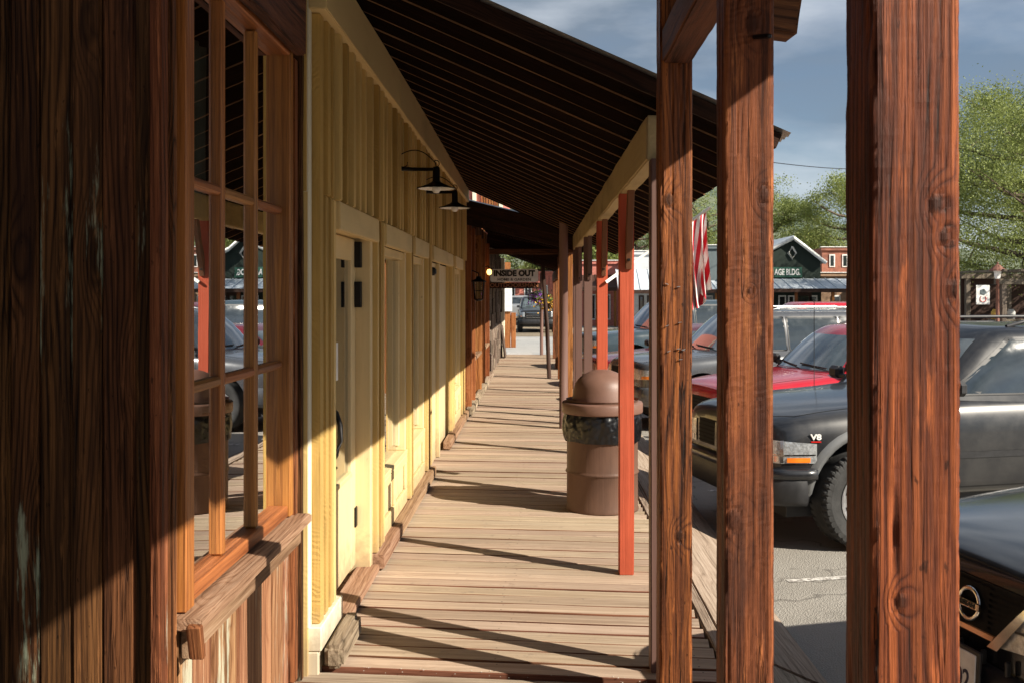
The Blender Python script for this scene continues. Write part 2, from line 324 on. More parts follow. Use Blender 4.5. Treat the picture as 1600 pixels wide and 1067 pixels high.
M['bag'] = plain('black_bin_bag', (0.005, 0.005, 0.006), 0.34, 0.0, 0.001, 14, spec=0.5, var=0.05)
M['rubber'] = plain('tyre_rubber', (0.03, 0.03, 0.03), 0.85, 0.0, 0.002, 60, var=0.4)
M['trim_blk'] = plain('black_trim', (0.018, 0.018, 0.02), 0.5, 0.0, 0.0004, 80, var=0.3)
M['grille_blk'] = plain('grille_plastic', (0.007, 0.007, 0.008), 0.6, spec=0.08)
M['groove'] = plain('shut_line', (0.004, 0.004, 0.004), 0.8)
M['alloy'] = plain('alloy_wheel', (0.55, 0.55, 0.56), 0.35, 0.85)
M['chrome'] = plain('chrome', (0.75, 0.74, 0.72), 0.12, 1.0, var=0.03)
M['lens'] = plain('lamp_lens', (0.55, 0.57, 0.58), 0.08, 0.55, 0.004, 55, coat=1.0, var=0.3, nscale=40)
M['amber'] = plain('amber_lens', (0.85, 0.22, 0.02), 0.15, 0.0, coat=1.0)
M['redlens'] = plain('red_lens', (0.55, 0.02, 0.015), 0.15, 0.0, coat=1.0)
M['cglass'] = plain('car_glass', (0.02, 0.028, 0.032), 0.04, 0.0, spec=1.0, coat=1.0, var=0.2)
M['cglass_clear'] = plain('windscreen_glass', (0.09, 0.115, 0.12), 0.05, 0.0, spec=1.0, coat=1.0, var=0.35, nscale=3)
M['plate_w'] = plain('plate_white', (0.72, 0.73, 0.75), 0.45)
M['ink'] = plain('dark_blue_ink', (0.015, 0.02, 0.06), 0.5)
M['black_p'] = plain('black_letter_paint', (0.015, 0.014, 0.012), 0.6)
M['white_l'] = plain('white_letter_paint', (0.75, 0.75, 0.72), 0.6)
M['sign_white'] = plain('weathered_white_board', (0.8, 0.8, 0.76), 0.7, var=0.12)
M['tan_l'] = plain('tan_letter_paint', (0.3, 0.12, 0.05), 0.6)

# ------------------------------------------------------------------ helpers
W = {}
def tag(o, label=None, cat=None, group=None, kind=None):
    if label: o['label'] = label
    if cat: o['category'] = cat
    if group: o['group'] = group
    if kind: o['kind'] = kind
    return o
def thing(name, label, cat, loc=(0, 0, 0), rz=0.0, group=None):
    o = bpy.data.objects.new(name, None); C.objects.link(o); o.empty_display_size = 0.2
    o.location = loc; o.rotation_euler = (0, 0, rz)
    W[o] = Matrix.Translation(Vector(loc)) @ Matrix.Rotation(rz, 4, 'Z')
    return tag(o, label, cat, group)
def link(name, me, mat, parent=None, loc=(0, 0, 0), rot=(0, 0, 0), local=False, smooth=False):
    """link a mesh; loc/rot in world space unless local"""
    o = bpy.data.objects.new(name, me); C.objects.link(o)
    if mat is not None and not me.materials: me.materials.append(mat)
    o.location = loc; o.rotation_euler = rot
    m = Matrix.Translation(Vector(loc)) @ Euler(rot).to_matrix().to_4x4()
    if parent is not None:
        o.parent = parent
        if local: m = W[parent] @ m
        else: o.matrix_parent_inverse = W[parent].inverted()
    W[o] = m
    if smooth: me.polygons.foreach_set('use_smooth', [True] * len(me.polygons))
    return o
def me_from(verts, faces, name='mesh', mat=None, smooth=False):
    me = bpy.data.meshes.new(name); me.from_pydata([tuple(v) for v in verts], [], faces); me.update()
    if mat: me.materials.append(mat)
    if smooth: me.polygons.foreach_set('use_smooth', [True] * len(me.polygons))
    return me
_bc = {}
def box_me(sx, sy, sz, mat, bevel=0.004, segs=0, jit=0.0, seed=0):
    """bevelled box centred on its origin; segs>0 cuts the long axis and jitters the corners for a hand-sawn look"""
    key = (round(sx, 3), round(sy, 3), round(sz, 3), mat.name, bevel, segs, jit, seed)
    if key in _bc: return _bc[key]
    bm = bmesh.new(); bmesh.ops.create_cube(bm, size=1.0)
    bmesh.ops.scale(bm, vec=(sx, sy, sz), verts=bm.verts)
    if bevel > 0:
        bmesh.ops.bevel(bm, geom=bm.edges[:], offset=min(bevel, min(sx, sy, sz) * 0.3), segments=1 if segs == 0 else 2, affect='EDGES')
    if segs:
        ax = max(range(3), key=lambda i: (sx, sy, sz)[i]); ln = (sx, sy, sz)[ax]
        nrm = [0, 0, 0]; nrm[ax] = 1
        for i in range(1, segs):
            co = [0, 0, 0]; co[ax] = -ln / 2 + ln * i / segs
            bmesh.ops.bisect_plane(bm, geom=bm.verts[:] + bm.edges[:] + bm.faces[:], plane_co=co, plane_no=nrm)
        for v in bm.verts:
            p = v.co.copy(); q = Vector((seed * 3.7, seed * 1.3, 0))
            sc_ = [9, 9, 9]; sc_[ax] = 2.2
            d = mnoise.noise_vector(Vector((p.x * sc_[0], p.y * sc_[1], p.z * sc_[2])) + q) * jit
            d2 = mnoise.noise_vector(Vector((p.x * 30, p.y * 30, p.z * 14)) + q) * jit * 0.4
            d = d + d2
            d[ax] = 0 if abs(abs(p[ax]) - ln / 2) > 0.02 else d[ax] * 0.4
            v.co += d
    me = bpy.data.meshes.new('box'); bm.to_mesh(me); bm.free(); me.materials.append(mat)
    _bc[key] = me; return me
def box(name, x0, x1, y0, y1, z0, z1, mat, parent=None, bevel=0.004, segs=0, jit=0.0, seed=0, rot=(0, 0, 0)):
    me = box_me(abs(x1 - x0), abs(y1 - y0), abs(z1 - z0), mat, bevel, segs, jit, seed)
    return link(name, me, mat, parent, ((x0 + x1) / 2, (y0 + y1) / 2, (z0 + z1) / 2), rot)
def lbox(name, sx, sy, sz, loc, mat, parent, rot=(0, 0, 0), bevel=0.004):
    return link(name, box_me(sx, sy, sz, mat, bevel), mat, parent, loc, rot, local=True)
def lathe_me(prof, n=32, mat=None, smooth=True, fn=None, cap=False):
    vs, fs = [], []
    for (r, z) in prof:
        for i in range(n):
            a = 2 * math.pi * i / n; rr = r
            if fn: rr = fn(r, z, a)
            vs.append((rr * math.cos(a), rr * math.sin(a), z))
    for j in range(len(prof) - 1):
        for i in range(n):
            fs.append((j * n + i, j * n + (i + 1) % n, (j + 1) * n + (i + 1) % n, (j + 1) * n + i))
    if cap:
        fs.append(tuple(range(n - 1, -1, -1))); fs.append(tuple((len(prof) - 1) * n + i for i in range(n)))
    return me_from(vs, fs, 'lathe', mat, smooth)
def tube_geo(pts, r, n=8):
    pts = [Vector(p) for p in pts]; vs, fs = [], []
    up = Vector((0, 0, 1))
    for i, p in enumerate(pts):
        d = (pts[min(i + 1, len(pts) - 1)] - pts[max(i - 1, 0)]).normalized()
        a = d.cross(up) if abs(d.dot(up)) < 0.95 else d.cross(Vector((1, 0, 0)))
        a.normalize(); b = d.cross(a)
        rr = r[i] if isinstance(r, (list, tuple)) else r
        for k in range(n):
            t = 2 * math.pi * k / n; vs.append(p + a * (rr * math.cos(t)) + b * (rr * math.sin(t)))
    for i in range(len(pts) - 1):
        for k in range(n):
            fs.append((i * n + k, i * n + (k + 1) % n, (i + 1) * n + (k + 1) % n, (i + 1) * n + k))
    fs.append(tuple(range(n))); fs.append(tuple((len(pts) - 1) * n + k for k in range(n - 1, -1, -1)))
    return vs, fs
def tube(name, pts, r, mat, parent=None, n=8, local=False):
    base = Vector(pts[0]); vs, fs = tube_geo([Vector(p) - base for p in pts], r, n)
    return link(name, me_from(vs, fs, name, mat, True), mat, parent, base, local=local)
def text_me(s, size, mat, extrude=0.004, bold=0.0, align='CENTER', sx=1.0):
    cu = bpy.data.curves.new('txt', 'FONT'); cu.body = s; cu.size = size; cu.extrude = extrude; cu.offset = bold
    cu.align_x = align; cu.align_y = 'CENTER'; cu.resolution_u = 3
    o = bpy.data.objects.new('txt', cu); C.objects.link(o)
    dg = bpy.context.evaluated_depsgraph_get(); me = bpy.data.meshes.new_from_object(o.evaluated_get(dg))
    bpy.data.objects.remove(o); bpy.data.curves.remove(cu)
    if sx != 1.0:
        for v in me.vertices: v.co.x *= sx
    me.materials.clear(); me.materials.append(mat); return me
def quadstrip_me(P, mat, smooth=True):
    """P[i][j] grid of points"""
    n, m = len(P), len(P[0]); vs = [p for r in P for p in r]
    fs = [(i * m + j, i * m + j + 1, (i + 1) * m + j + 1, (i + 1) * m + j) for i in range(n - 1) for j in range(m - 1)]
    return me_from(vs, fs, 'grid', mat, smooth)
# ------------------------------------------------------------------ setting: ground, street, cross street
GZ = -0.30
def asphalt(name, base, patch, speck=0.5):
    t = NT(name); tc = t.n('TexCoord'); co = tc.outputs['Object']
    big = t.noise(co, 0.35, 5, 0.6); mid = t.noise(co, 3.0, 5, 0.65); fine = t.noise(co, 140, 2, 0.6)
    vor = t.n('TexVoronoi', feature='F1'); vor.inputs['Scale'].default_value = 95; t.l(co, vor.inputs['Vector'])
    c = t.mix(t.step(big, 0.35, 0.7), base, patch)
    c = t.mix(t.math('MULTIPLY', t.step(mid, 0.5, 0.8), 0.5), c, tuple(x * 0.55 for x in base))
    c = t.mix(t.math('MULTIPLY', t.step(fine, 0.55, 0.75), speck), c, tuple(min(1, x * 1.8) for x in base))
    c = t.mix(t.math('MULTIPLY', t.step(fine, 0.42, 0.3), speck), c, tuple(x * 0.4 for x in base))
    ed = t.n('TexVoronoi', feature='DISTANCE_TO_EDGE'); ed.inputs['Scale'].default_value = 0.55
    wp = t.n('VectorMath', operation='ADD'); nz = t.n('TexNoise'); nz.inputs['Scale'].default_value = 2.2; t.l(co, nz.inputs['Vector'])
    t.l(co, wp.inputs[0]); t.l(nz.outputs['Color'], wp.inputs[1]); t.l(wp.outputs[0], ed.inputs['Vector'])
    crack = t.math('SUBTRACT', 1.0, t.step(ed.outputs['Distance'], 0.002, 0.012))
    c = t.mix(t.math('MULTIPLY', crack, 0.45), c, (0.05, 0.045, 0.04))
    t.l(c, t.b.inputs['Base Color']); t.b.inputs['Roughness'].default_value = 0.9; t.b.inputs['Specular IOR Level'].default_value = 0.2
    t.bump(t.math('ADD', vor.outputs['Distance'], t.math('MULTIPLY', fine, 0.6)), 0.9, 0.006)
    return t.m
M['asphalt'] = asphalt('old_asphalt', (0.27, 0.253, 0.225), (0.35, 0.33, 0.295))
M['concrete'] = asphalt('pale_concrete', (0.36, 0.36, 0.35), (0.42, 0.41, 0.39), 0.2)
M['dirt'] = asphalt('dry_dirt', (0.22, 0.18, 0.13), (0.28, 0.23, 0.16), 0.3)
def sheet(name, x0, x1, y0, y1, z, mat, kind='structure'):
    o = link(name, me_from([(x0, y0, 0), (x1, y0, 0), (x1, y1, 0), (x0, y1, 0)], [(0, 1, 2, 3)], name, mat), mat, None, (0, 0, z))
    o['kind'] = kind; return o
sheet('ground', -900, 900, -200, 1600, GZ - 0.008, M['dirt'])
sheet('street', 0.9, 34, -25, 95, GZ, M['asphalt'])
sheet('cross_street', -60, 0.9, 28.6, 47, GZ, M['concrete'])
t_ = NT('worn_white_paint'); co_, _ = t_.coords()
t_.l(t_.mix(t_.step(t_.noise(co_, 26, 5, 0.7), 0.42, 0.56), (0.62, 0.6, 0.56), (0.24, 0.22, 0.2)), t_.b.inputs['Base Color']); t_.b.inputs['Roughness'].default_value = 0.85
M['line'] = t_.m
for i, (xa, ya, xb, yb) in enumerate([(1.75, 6.95, 6.4, 7.95), (1.75, 10.15, 6.4, 11.2), (1.75, 13.3, 6.4, 14.4), (1.75, 4.0, 6.4, 5.0)]):
    d = Vector((xb - xa, yb - ya, 0)).normalized(); nn = Vector((-d.y, d.x, 0)) * 0.035
    a, b = Vector((xa, ya, 0)), Vector((xb, yb, 0))
    o = link('parking_line', me_from([a - nn, b - nn, b + nn, a + nn], [(0, 1, 2, 3)], 'line', M['line']), None, None, (0, 0, GZ + 0.004)); o['kind'] = 'structure'
o = link('crossing_stripe', me_from([(-1.5, 31.5, 0), (-0.3, 31.5, 0), (-0.1, 34.5, 0), (-1.2, 34.5, 0)], [(0, 1, 2, 3)], 'line', M['line']), None, None, (0, 0, GZ + 0.004)); o['kind'] = 'structure'
t_ = NT('hill_scrub'); co_, _ = t_.coords()
t_.l(t_.mix(t_.step(t_.noise(co_, 0.06, 6, 0.7), 0.4, 0.6), (0.06, 0.085, 0.06), (0.12, 0.14, 0.09)), t_.b.inputs['Base Color']); t_.b.inputs['Roughness'].default_value = 1.0
P = []
for i in range(60):
    row = []
    for j in range(14):
        x = -260 + i * 13; f = j / 13; yy = 330 + f * 160
        h = (16 + 46 * math.exp(-((x - 40) / 110) ** 2) + 6 * mnoise.noise(Vector((x * 0.02, 3, 0)))) * math.sin(f * math.pi / 2) + 5 * f * mnoise.noise(Vector((x * 0.06, f * 4, 1)))
        row.append((x, yy, GZ - 1 + h))
    P.append(row)
tag(link('hill', quadstrip_me(P, t_.m), t_.m), kind='structure')

# ------------------------------------------------------------------ boardwalk: every board its own piece
SK = -0.105                                            # boards lie a few degrees off square
def deck(name, y0, y1, x0, x1, mat, top, pitch, seed):
    rnd = random.Random(seed)
    # joists below carry the boards
    vs, fs = [], []
    for k, jx in enumerate((x0 + 0.06, (x0 + x1) / 2, x1 - 0.06)):
        b = len(vs)
        for zz in (GZ, top - 0.042):
            vs += [(jx - 0.04, y0, zz), (jx + 0.04, y0, zz), (jx + 0.04, y1, zz), (jx - 0.04, y1, zz)]
        fs += [(b, b + 3, b + 2, b + 1), (b + 4, b + 5, b + 6, b + 7)] + [(b + i, b + (i + 1) % 4, b + 4 + (i + 1) % 4, b + 4 + i) for i in range(4)]
    b = len(vs); vs += [(x0, y0, GZ + 0.12), (x1, y0, GZ + 0.12), (x1, y1, GZ + 0.12), (x0, y1, GZ + 0.12)]; fs.append((b, b + 1, b + 2, b + 3))
    root = link(name, me_from(vs, fs, name, M['dbrown']), M['dbrown']); root['kind'] = 'structure'
    W[root] = Matrix()
    mes = []
    ln = (x1 - x0) / math.cos(math.atan(SK))
    for q in range(9):
        bm = bmesh.new(); n = 14; wv = pitch - 0.0085
        ring = []
        for i in range(n + 1):
            x = -ln / 2 + ln * i / n
            e0 = 0.007 * mnoise.noise(Vector((x * 3, q * 5.1, seed))); e1 = 0.007 * mnoise.noise(Vector((x * 3, q * 5.1 + 50, seed)))
            zc = 0.0025 * mnoise.noise(Vector((x * 1.4, q * 2.3, seed + 9)))
            y_a, y_b = -wv / 2 + e0, wv / 2 + e1; r = 0.0045
            ring.append([bm.verts.new((x, y, z)) for y, z in ((y_a, -0.04), (y_a, zc - r), (y_a + r, zc - 0.0008), (0, zc), (y_b - r, zc - 0.0008), (y_b, zc - r), (y_b, -0.04))])
        for i in range(n):
            for j in range(6):
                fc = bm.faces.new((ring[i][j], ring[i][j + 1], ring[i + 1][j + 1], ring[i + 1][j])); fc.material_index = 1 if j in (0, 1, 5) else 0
        bm.faces.new(ring[0][::-1]); bm.faces.new(ring[-1])
        bmesh.ops.recalc_face_normals(bm, faces=bm.faces[:])
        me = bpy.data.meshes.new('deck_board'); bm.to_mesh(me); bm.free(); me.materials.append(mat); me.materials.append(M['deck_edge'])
        mes.append(me)
    y = y0 + pitch / 2; i = 0
    while y < y1 - pitch / 2 + 0.001:
        link('board', mes[rnd.randrange(9)], mat, root, ((x0 + x1) / 2, y, top + rnd.uniform(-0.005, 0.003)), (rnd.uniform(-0.02, 0.02), rnd.uniform(-0.001, 0.001), math.atan(SK) + rnd.uniform(-0.0025, 0.0025) + (math.pi if rnd.random() < 0.5 else 0)))
        y += pitch; i += 1
    return root
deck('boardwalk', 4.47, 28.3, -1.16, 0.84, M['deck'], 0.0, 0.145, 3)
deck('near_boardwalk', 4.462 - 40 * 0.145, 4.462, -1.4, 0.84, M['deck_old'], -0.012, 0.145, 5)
for i, (ya, yb) in enumerate([(0.6, 4.4), (4.41, 9.2), (9.21, 14.6), (14.61, 20.3), (20.31, 28.3)]):
    o = box('deck_edge_board', 0.85, 0.905, ya, yb, GZ, 0.004, M['ramp'], None, 0.006, 20, 0.005, i)
    tag(o, ['sawn edge board capping the deck beside the three big posts', 'grey edge board of the deck beside the trash can', 'grey edge board of the deck just past the trash can', 'deck edge board under the far brown posts', 'farthest deck edge board near the cross street'][i], 'edge board', 'boards capping the street edge of the deck')
# pale grit caught along the joint between the two decks
vs, fs = [], []; rg_ = random.Random(4)
for k in range(40):
    x = rg_.uniform(-0.85, 0.5); y = 4.468 + SK * (x + 0.16) + rg_.gauss(0, 0.012); r = rg_.uniform(0.0015, 0.004); b = len(vs)
    z0_ = 0.002 if y > 4.468 + SK * (x + 0.16) else -0.009
    vs += [(x - r, y, z0_), (x, y - r, z0_), (x + r, y, z0_), (x, y + r, z0_), (x + r * 0.2, y, z0_ + r)]
    fs += [(b, b + 1, b + 4), (b + 1, b + 2, b + 4), (b + 2, b + 3, b + 4), (b + 3, b, b + 4)]
tag(link('grit', me_from(vs, fs, 'grit', plain('pale_grit', (0.42, 0.4, 0.35), 0.9)), None), 'pale grit along the joint between two boardwalk sections', 'grit', kind='stuff')
# weathered sloping planks between deck and street
for i, (ya, yb) in enumerate([(0.6, 4.9), (4.92, 10.3), (10.32, 16.4), (16.42, 22.6), (22.62, 28.3)]):
    ln = yb - ya; me = box_me(0.60, ln, 0.06, M['ramp'], 0.012, 26, 0.008, 20 + i)
    o = link('ramp_plank', me, M['ramp'], None, (1.19, (ya + yb) / 2, -0.165), (0, math.atan(0.26 / 0.58), 0))
    tag(o, ['sloping weathered plank between deck and street beside the nearest posts', 'sloping grey plank between deck and street by the black dented car', 'sloping plank beyond the trash can along the street edge', 'sloping plank along the deck edge by the brown posts', 'farthest sloping plank by the cross street'][i], 'plank', 'sloping planks along the street edge')

# ------------------------------------------------------------------ near building: dark stained shop with the nine-pane window
nb = thing('wood_shop', 'dark stained board shop with flaking green paint and nine pane window', 'building', (-1.5, 2.9, 0))
WX = -1.08; FY = 2.88
cuts = [-2.32, -2.23, -2.13, -2.03, -1.935, -1.83, -1.735, -1.63, -1.525, -1.442, -1.346, -1.26, -1.163, -1.112]
for i in range(len(cuts) - 1):
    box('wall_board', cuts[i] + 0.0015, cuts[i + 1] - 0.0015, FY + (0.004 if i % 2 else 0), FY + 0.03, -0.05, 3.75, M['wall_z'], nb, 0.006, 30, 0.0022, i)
box('unseen_shade_wall', -2.42, -2.325, -11.5, FY + 0.03, -0.28, 3.75, M['wall_z'], nb, 0.004)  # out of view beside the camera, added to darken the front wall boards
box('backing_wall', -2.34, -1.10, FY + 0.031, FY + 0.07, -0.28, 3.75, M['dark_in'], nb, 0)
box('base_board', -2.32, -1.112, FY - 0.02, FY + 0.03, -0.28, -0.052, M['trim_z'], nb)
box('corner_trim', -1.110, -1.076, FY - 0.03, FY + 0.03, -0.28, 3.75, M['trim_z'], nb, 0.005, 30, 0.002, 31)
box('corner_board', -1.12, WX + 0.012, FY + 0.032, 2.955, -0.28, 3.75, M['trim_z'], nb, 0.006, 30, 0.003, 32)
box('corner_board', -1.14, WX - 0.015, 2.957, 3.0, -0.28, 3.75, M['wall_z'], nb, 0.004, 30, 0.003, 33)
WY0, WY1 = 3.07, 4.30; WZ = [0.74, 1.40, 2.06, 2.73]
# window: frame, muntins, panes
win = box('window', -1.15, -1.055, 3.0, WY0, WZ[0], WZ[3] + 0.09, M['win_z'], nb, 0.005)           # left jamb carries the window
box('frame', -1.15, -1.065, WY1, WY1 + 0.055, WZ[0], WZ[3] + 0.09, M['win_z'], win, 0.005)
box('frame', -1.15, -1.065, WY0 + 0.001, WY1 - 0.001, WZ[3], WZ[3] + 0.09, M['win_y'], win, 0.005)
box('frame', -1.15, -1.075, WY0 + 0.001, WY1 - 0.001, WZ[0], WZ[0] + 0.05, M['win_y'], win, 0.005)
cy = [WY0 + (WY1 - WY0) * k / 3 for k in range(4)]
for k in (1, 2):
    box('muntin', -1.138, -1.092, cy[k] - 0.017, cy[k] + 0.017, WZ[0] + 0.05, WZ[3], M['win_z'], win, 0.009)
for k in (1, 2):
    for j in range(3):
        box('muntin', -1.136, -1.095, cy[j] + 0.018, cy[j + 1] - 0.018, WZ[k] - 0.017, WZ[k] + 0.017, M['win_y'], win, 0.009)
for k in range(3):
    for j in range(3):
        y0, y1 = cy[j] + 0.003, cy[j + 1] - 0.003; z0, z1 = WZ[k] + 0.003, WZ[k + 1] - 0.003
        link('pane', me_from([(0, y0, z0), (0, y1, z0), (0, y1, z1), (0, y0, z1)], [(0, 1, 2, 3)], 'pane', M['glass']), M['glass'], win, (-1.118, 0, 0), (0, 0, 0))
box('sill', -1.12, -0.995, 2.955, 4.40, 0.698, 0.736, M['sill'], nb, 0.005, 18, 0.0015, 41)
box('sill_apron', -1.075, -1.045, 3.0, 4.41, 0.60, 0.696, M['sill'], nb, 0.005, 18, 0.002, 42)
box('sill_bracket', -1.03, -0.985, 2.93, 2.953, 0.62, 0.73, M['trim_z'], nb, 0.005, rot=(0.25, 0, 0))
box('header_board', -1.06, -1.012, 2.93, 4.36, 2.74, 3.02, M['beam_brown_y'], nb, 0.008, 18, 0.006, 43)
box('side_trim', -1.13, -1.06, 4.357, 4.415, 0.0, 2.735, M['trim_z'], nb, 0.005, 20, 0.003, 44)
box('side_trim', -1.13, -1.045, 4.417, 4.462, -0.2, 3.7, M['wall_z'], nb, 0.005, 20, 0.003, 45)
yy = 3.002
for i, w_ in enumerate((0.13, 0.19, 0.06, 0.22, 0.12, 0.2, 0.15, 0.17, 0.11)):
    if yy + w_ > 4.36: w_ = 4.356 - yy
    if w_ < 0.02: break
    box('low_board', -1.12, WX + random.uniform(-0.006, 0.006), yy, yy + w_ - 0.003, -0.02, 0.70, M['wall_low'], nb, 0.005, 10, 0.002, 50 + i); yy += w_
yy = 3.002
for i in range(8):
    box('upper_board', -1.12, WX + random.uniform(-0.004, 0.002), yy, yy + 0.166, 2.83, 3.7, M['wall_z'], nb, 0.005, 8, 0.002, 60 + i); yy += 0.169
box('plinth', -1.12, -1.02, 2.96, 4.45, -0.26, -0.015, M['sill'], nb, 0.008, 12, 0.004, 71)
# the room behind the glass
rm = [(-4.2, 2.95, -0.2), (-1.16, 2.95, -0.2), (-1.16, 4.46, -0.2), (-4.2, 4.46, -0.2), (-4.2, 2.95, 3.2), (-1.16, 2.95, 3.2), (-1.16, 4.46, 3.2), (-4.2, 4.46, 3.2)]
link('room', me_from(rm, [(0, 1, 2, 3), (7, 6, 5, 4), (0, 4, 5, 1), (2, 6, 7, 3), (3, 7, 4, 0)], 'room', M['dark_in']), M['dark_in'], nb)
def curtain_me(y0, y1, z0, z1, amp, seed):
    P = []
    for i in range(40):
        y = y0 + (y1 - y0) * i / 39; r_ = []
        for j in range(10):
            f = j / 9; z = z1 + (z0 - z1) * f
            r_.append((amp * (0.4 + 0.6 * f) * math.sin(y * 46 + 2.2 * mnoise.noise(Vector((y * 3, f * 1.5, seed)))), y + 0.03 * f * mnoise.noise(Vector((y * 5, f, seed))), z))
        P.append(r_)
    return quadstrip_me(P, M['curtain'])
link('curtain', curtain_me(3.1, 3.62, 1.75, 2.75, 0.035, 1), M['curtain'], nb, (-1.42, 0, 0))
link('curtain', curtain_me(3.86, 4.25, 1.2, 2.75, 0.035, 2), M['curtain'], nb, (-1.42, 0, 0))

# ------------------------------------------------------------------ yellow board-and-batten shop
yb_ = thing('yellow_shop', 'yellow board and batten shop front with glass door and tall windows', 'building', (-1.3, 9.2, 0))
YX = -1.03; ZH = 2.16; ZF = 2.98
def batten(y, z0, z1, w=0.045, d=0.032, mat='yellow', x=None):
    x = YX if x is None else x
    box('batten', x + 0.0005, x + d, y - w / 2, y + w / 2, z0, z1, M[mat], yb_, 0.004, 10, 0.0022, int(y * 10) % 7)
def panel(y0, y1, z0, z1, x=None, mat='yellow', name='siding_panel'):
    x = YX if x is None else x
    box(name, x - 0.03, x, y0 + 0.001, y1 - 0.001, z0, z1, M[mat], yb_, 0)
openings = [('door', 4.97, 6.12), ('win', 6.5, 7.75), ('win', 8.05, 8.98), ('flat', 9.45, 11.6), ('win', 12.05, 13.2)]
Y0y, Y1y = 4.466, 13.9
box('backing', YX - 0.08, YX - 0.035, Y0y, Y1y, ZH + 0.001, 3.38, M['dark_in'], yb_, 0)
prev = Y0y
for kd, a, b in openings + [('end', Y1y, Y1y)]:
    panel(prev, a, -0.25, ZH); 
    prev = b
y = 4.92; rnd = random.Random(11); py = Y0y
while y < 13.85:
    yc = y + rnd.uniform(-0.015, 0.015); w_ = 0.052 + rnd.uniform(-0.006, 0.014)
    batten(yc, ZH + 0.002, ZF, w_, 0.06 + rnd.uniform(-0.008, 0.006), 'yellow' if rnd.random() < 0.7 else 'yellow_r')
    box('siding_board', YX - 0.03, YX + rnd.uniform(-0.004, 0.0), py + 0.001, yc - w_ / 2 - 0.011, ZH + 0.001, 3.38, M['yellow_r' if rnd.random() < 0.6 else 'yellow'], yb_, 0.004)
    py = yc - w_ / 2; y += 0.197
box('siding_board', YX - 0.03, YX, py, Y1y, ZH + 0.001, 3.38, M['yellow'], yb_, 0.004)
for y, w, m_ in [(4.70, 0.07, 'yellow_r'), (4.80, 0.045, 'yellow_r'), (4.88, 0.06, 'yellow')]: batten(y, 0.2, ZH, w, 0.04, m_)
for y, w, m_ in [(4.70, 0.07, 'yellow_r'), (4.80, 0.045, 'yellow_r')]: batten(y, ZH + 0.003, ZF, w, 0.05, m_)
box('corner_trim', -1.06, -1.022, 4.47, 4.52, 0.2, 3.2, M['white_p'], yb_)
batten(4.575, 0.2, ZF, 0.08, 0.042, 'yellow_r')
for y, w, m_ in [(6.2, .06, 'yellow'), (6.34, 0.07, 'yellow_r'), (6.44, 0.05, 'yellow'), (7.83, 0.06, 'yellow'), (7.95, 0.05, 'yellow_r'), (9.06, 0.06, 'yellow'), (9.2, 0.06, 'yellow_r'), (9.36, 0.06, 'yellow'), (11.68, 0.06, 'yellow'), (11.85, 0.06, 'yellow'), (11.97, 0.06, 'yellow'), (13.3, 0.06, 'yellow'), (13.5, 0.05, 'yellow'), (13.7, 0.05, 'yellow')]:
    batten(y, 0.1, ZH, w, 0.042, m_)
    box('joint', YX - 0.001, YX + 0.0012, y - w / 2 - 0.010, y - w / 2 - 0.001, 0.1, ZH - 0.001, M['groove'], yb_, 0)
for a, b in [(4.93, 6.16), (6.46, 7.79), (8.01, 9.02), (9.41, 11.64), (12.01, 13.24)]:
    box('header_board', YX + 0.001, YX + 0.055, a, b, ZH - 0.14, ZH, M['yellow_y'], yb_, 0.005, 10, 0.003, int(a * 7))
for i, (a, b) in enumerate([(4.466, 6.9), (6.902, 9.6), (9.602, 12.1), (12.102, 13.9)]):
    box('fascia_board', YX + 0.001, YX + 0.085, a, b, ZF, ZF + 0.26, M['yellow_y'], yb_, 0.005, 10, 0.003, 80 + i)
# glass door, hinged on its far side
DX = -1.10
door = box('door', DX - 0.045, DX, 5.02, 5.36, 0.07, 2.03, M['yellow_s'], yb_, 0.004)
box('door_stile', DX - 0.045, DX, 5.90, 6.04, 0.07, 2.03, M['yellow_s'], door, 0.004)
box('door_rail', DX - 0.045, DX, 5.361, 5.899, 1.90, 2.03, M['yellow_y'], door, 0.004)
box('kick_panel', DX - 0.045, DX - 0.004, 5.361, 5.899, 0.07, 0.62, M['yellow_s'], door, 0.004)
box('glazing_bead', DX - 0.03, DX + 0.006, 5.361, 5.899, 0.622, 0.65, M['yellow_y'], door, 0.003)
link('pane', me_from([(0, 5.36, 0.65), (0, 5.9, 0.65), (0, 5.9, 1.9), (0, 5.36, 1.9)], [(0, 1, 2, 3)], 'pane', M['glass_dark']), M['glass_dark'], door, (DX - 0.02, 0, 0))
box('notice', DX - 0.022, DX - 0.0185, 5.45, 5.60, 1.22, 1.43, M['sign_white'], door, 0)
hp = [(DX + 0.002, 5.30, 1.10), (DX + 0.03, 5.30, 1.07), (DX + 0.05, 5.30, 1.0), (DX + 0.052, 5.30, 0.92), (DX + 0.035, 5.30, 0.85), (DX + 0.012, 5.30, 0.81), (DX + 0.004, 5.30, 0.78)]
hh = tube('handle', [(p[0], p[1] + 0.02 * math.sin(i), p[2]) for i, p in enumerate(hp)], [0.007, 0.012, 0.014, 0.015, 0.014, 0.011, 0.014], M['black_metal'], door)
tube('handle_curl', [(DX + 0.004, 5.30, 0.78), (DX + 0.015, 5.31, 0.765), (DX + 0.03, 5.32, 0.78)], 0.009, M['black_metal'], hh)
for z in (0.3, 1.62, 1.86):
    box('hinge', DX + 0.001, DX + (0.012 if z < 1 else 0.04), 5.99, 6.04, z, z + (0.12 if z < 1 else 0.155), M['black_metal'], door, 0.003)
box('door_jamb', DX - 0.06, YX - 0.004, 4.972, 5.018, 0.0, 2.055, M['yellow_s'], yb_, 0.004)
box('door_jamb', DX - 0.06, YX + 0.02, 6.042, 6.118, 0.0, 2.055, M['yellow_s'], yb_, 0.004)
box('door_head', DX - 0.06, YX, 5.02, 6.04, 2.035, 2.075, M['yellow_y'], yb_, 0.003)
